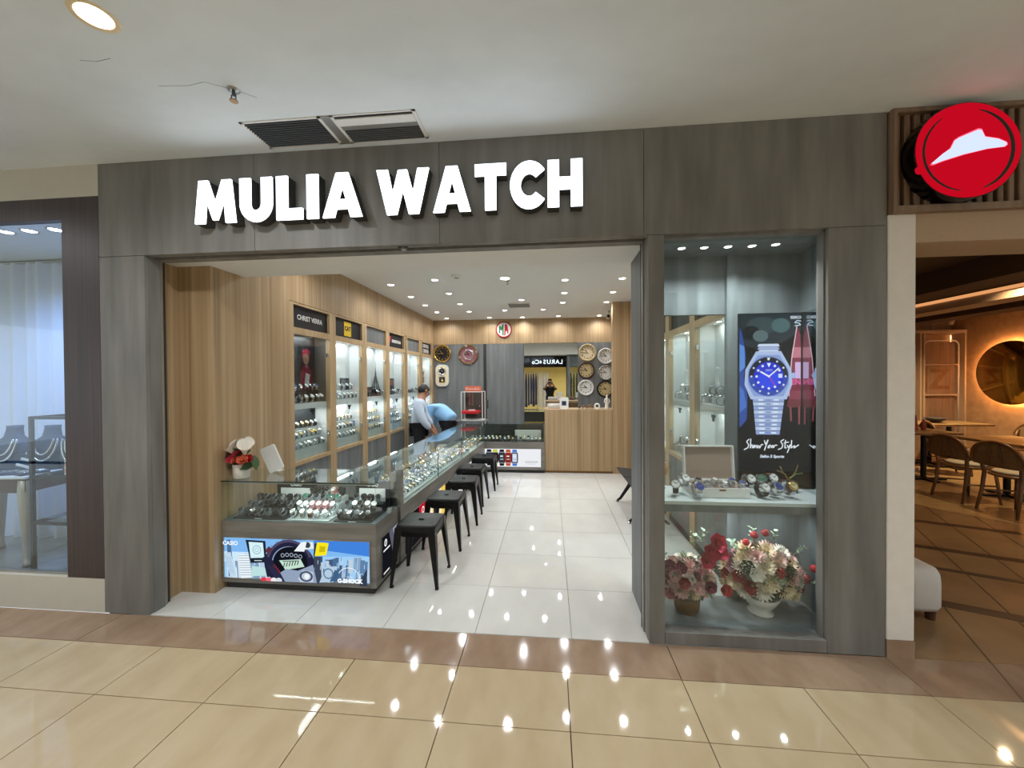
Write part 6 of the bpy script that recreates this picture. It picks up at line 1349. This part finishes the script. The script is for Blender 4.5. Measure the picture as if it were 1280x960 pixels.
# track spot lamps
for x, y, lab in ((7.2, 5.4, 'small track spotlight under the restaurant ceiling by the number shelf'), (7.7, 4.2, 'small track spotlight beside the round mirror')):
    t = thing('track_spotlight', lab, 'light', (x, y, 2.8)); MB().lathe([(.012, 0), (.012, -.14)], 'resto_beige', 8).obj('stem', t); MB().lathe([(.035, -.07), (.04, .07)], 'resto_beige', 14, T(0, 0, -.2) @ RX(.4)).obj('can', t)
# ottoman behind the pillar
t = thing('upholstered_seat', 'rounded pale upholstered seat with a dark foot behind the white pillar', 'seat', (2.41, .49, .0))
def rounded(b, w, d, z0, z1, m, r=.07):
    pr2 = [(0, z0), (r*.6, z0), (r, z0+.02)]
    rings = []
    for sc, z in ((.90, z0), (1, z0+.03), (1.0, z1-.09), (.97, z1-.04), (.86, z1-.008), (.5, z1)):
        rings.append([(x*sc, y*sc, z) for x, y in rrect(w, d, min(w, d)*.55, 6)])
    k = len(rings[0]); v = [p for q in rings for p in q]; f = [(j*k+i, j*k+(i+1) % k, (j+1)*k+(i+1) % k, (j+1)*k+i) for j in range(len(rings)-1) for i in range(k)]
    f += [tuple(range(k))[::-1], tuple(range((len(rings)-1)*k, len(rings)*k))]; b.add(v, f, m, True)
b = MB(); rounded(b, .12, .14, .07, .345, 'upholstery'); b.obj('cushion_body', t)
for sx in (-.07, .07):
    for sy in (-.08, .08): MB().lathe([(.025, 0), (.03, .075)], 'walnut', 12, T(sx, sy, 0)).obj('foot', t)
# ================================================================ JEWELLERY WINDOW
v = []; f = []; n = 260
for i in range(n+1):
    x = -6.9+3.69*i/n; ph = x*38+2.0*math.sin(x*5.3)
    for j, z in enumerate((.152, .8, 1.6, 2.3, 2.66, 2.70)):
        a = (1.15, 1.05, .95, .9, .6, .5)[j]; v.append((x, .80+.03*a*math.sin(ph+.25*math.sin(z*2))+.012*math.sin(ph*.43), z))
for i in range(n):
    for j in range(5): a = i*6+j; f.append((a, a+6, a+7, a+1))
t = thing('curtain', 'pleated white curtain at the back of the jewellery window', 'curtain'); MB().add(v, f, 'curtain_white', True).obj('drape', t); MB().tube([(-6.9, .80, 2.705), (-3.21, .80, 2.705)], .012, 'alu', 8).obj('curtain_rail', t)
t = thing('display_table', 'antique style table with silver cabriole legs and a white top in the jewellery window', 'table', (-4.05, .25, .15), (0, 0, .12))
MB().bbox(-.72, .02, -.02, .44, .695, .715, 'white_plastic', .004).obj('tabletop', t)
v = [];
for q in range(4): pass
MB().box(-.70, .0, .0, .02, .585, .695, 'walnut').box(-.02, .0, .02, .40, .585, .695, 'walnut').box(-.70, 0, .40, .42, .585, .695, 'walnut').obj('apron', t)
for x, y in ((-.03, .03), (-.03, .39), (-.67, .03), (-.67, .39)):
    MB().tube([(x, y, .68), (x-.005, y, .60), (x+.012, y-.012, .5), (x+.01, y-.01, .36), (x-.002, y, .2), (x-.006, y, .08), (x+.008, y-.01, .03), (x+.02, y-.02, .012)], [.042, .044, .042, .034, .024, .018, .024, .026], 'leg_silver', 10).obj('leg', t)
t = thing('black_display_stand', 'tall black square tube stand with glass shelves in the jewellery window', 'stand', (-3.74, .16, .15))
TB = .011
b = MB()
for x in (-.08, .40):
    for y in (-.02, .26): b.box(x-TB, x+TB, y-TB, y+TB, 0, 1.19, 'black_metal')
for z in (1.18, .40, .74):
    for y in (-.02, .26): b.box(-.08, .40, y-TB*.8, y+TB*.8, z-TB, z+TB, 'black_metal')
    for x in (-.08, .40): b.box(x-TB*.8, x+TB*.8, -.02, .26, z-TB, z+TB, 'black_metal')
b.obj('frame', t)
for z in (.40, .74): MB().box(-.07, .39, -.01, .25, z+TB, z+TB+.006, 'case_glass').obj('shelf', t)
def bust(x, y, z, s, rz, lab, neckl='chrome'):
    t = thing('necklace_bust', lab, 'jewellery bust', (x, y, z), (0, 0, rz))
    v = []; f = []
    prof = [(.10, .05, 0), (.12, .055, .05), (.13, .055, .12), (.105, .05, .18), (.05, .04, .22), (.04, .035, .27), (.042, .037, .29)]
    for w, d, zz in prof:
        for i in range(16): a = 2*PI*i/16; v.append((s*w*math.cos(a), s*(d*math.sin(a)+.10*zz), s*zz))
    for j in range(len(prof)-1):
        for i in range(16): f.append((j*16+i, j*16+(i+1) % 16, (j+1)*16+(i+1) % 16, (j+1)*16+i))
    f += [tuple(range(16))[::-1], tuple(range(96, 112))]
    MB().add(v, f, 'velvet_navy', True).obj('bust', t)
    for q, rr in enumerate((.13, .17)): MB().tube([(s*(.052+.022*q)*math.cos(a), s*(-.036+.022*math.sin(a)), s*(.205+(rr-.03)*math.sin(a))) for a in [PI+PI*i/14 for i in range(15)]], s*.006, neckl, 6).obj('necklace', t)
bust(-4.19, .50, .8655, 1.25, .3, 'navy necklace bust on the white table beside the curtain'); bust(-4.50, .46, .8655, 1.25, .2, 'navy necklace bust at the far side of the white table'); bust(-3.58, .27, .9085, 1.25, .1, 'navy necklace bust on the black stand shelf'); 
for k, (x, y) in enumerate([(-4.12, .29), (-4.25, .29), (-4.38, .27), (-4.10, .38), (-4.51, .26)]):
    t = thing('bracelet_pad', 'dark jewellery pad with bracelets lying on the white table', 'jewellery', (x, y, .8655), (0, 0, R.uniform(-.4, .4)), 'bracelet pads'); MB().bbox(-.055, .055, -.04, .04, 0, .02, 'velvet_navy', .006).obj('pad', t)
    for q in range(3): MB().tube([(-.035+.035*q+.013*math.cos(a), .025*math.sin(a), .023) for a in [2*PI*i/12 for i in range(12)]], .003, 'chrome', 5, closed=True).obj('bracelet', t)
t = thing('striped_display_pad', 'tilted white and navy striped ring display on the white table', 'jewellery', (-4.30, .39, .8655), (0, 0, .2))
for k in range(6): MB().box(-.06, .06, -.004+.012*k, .006+.012*k, .01+.022*k, .028+.022*k, 'white_plastic' if k % 2 else 'velvet_navy', RY(.3)).obj('bar', t)
MB().box(-.06, .06, -.006, .075, 0, .01, 'white_plastic').obj('foot', t)
t = thing('ring_box', 'pale pink stack of ring boxes on the black stand shelf', 'jewellery', (-3.52, .17, .9085)); 
for k in range(5): MB().bbox(-.035, .035, -.03, .03, .022*k, .022*k+.02, 'petal_blush' if k % 2 else 'paper_white', .003).obj('box', t)
# ================================================================ the remaining small watches as one mass
so = tag(STUFF.obj('far_watches'), 'hundreds of small watches in the far counter sections and cabinets', 'watches'); so['kind'] = 'stuff'
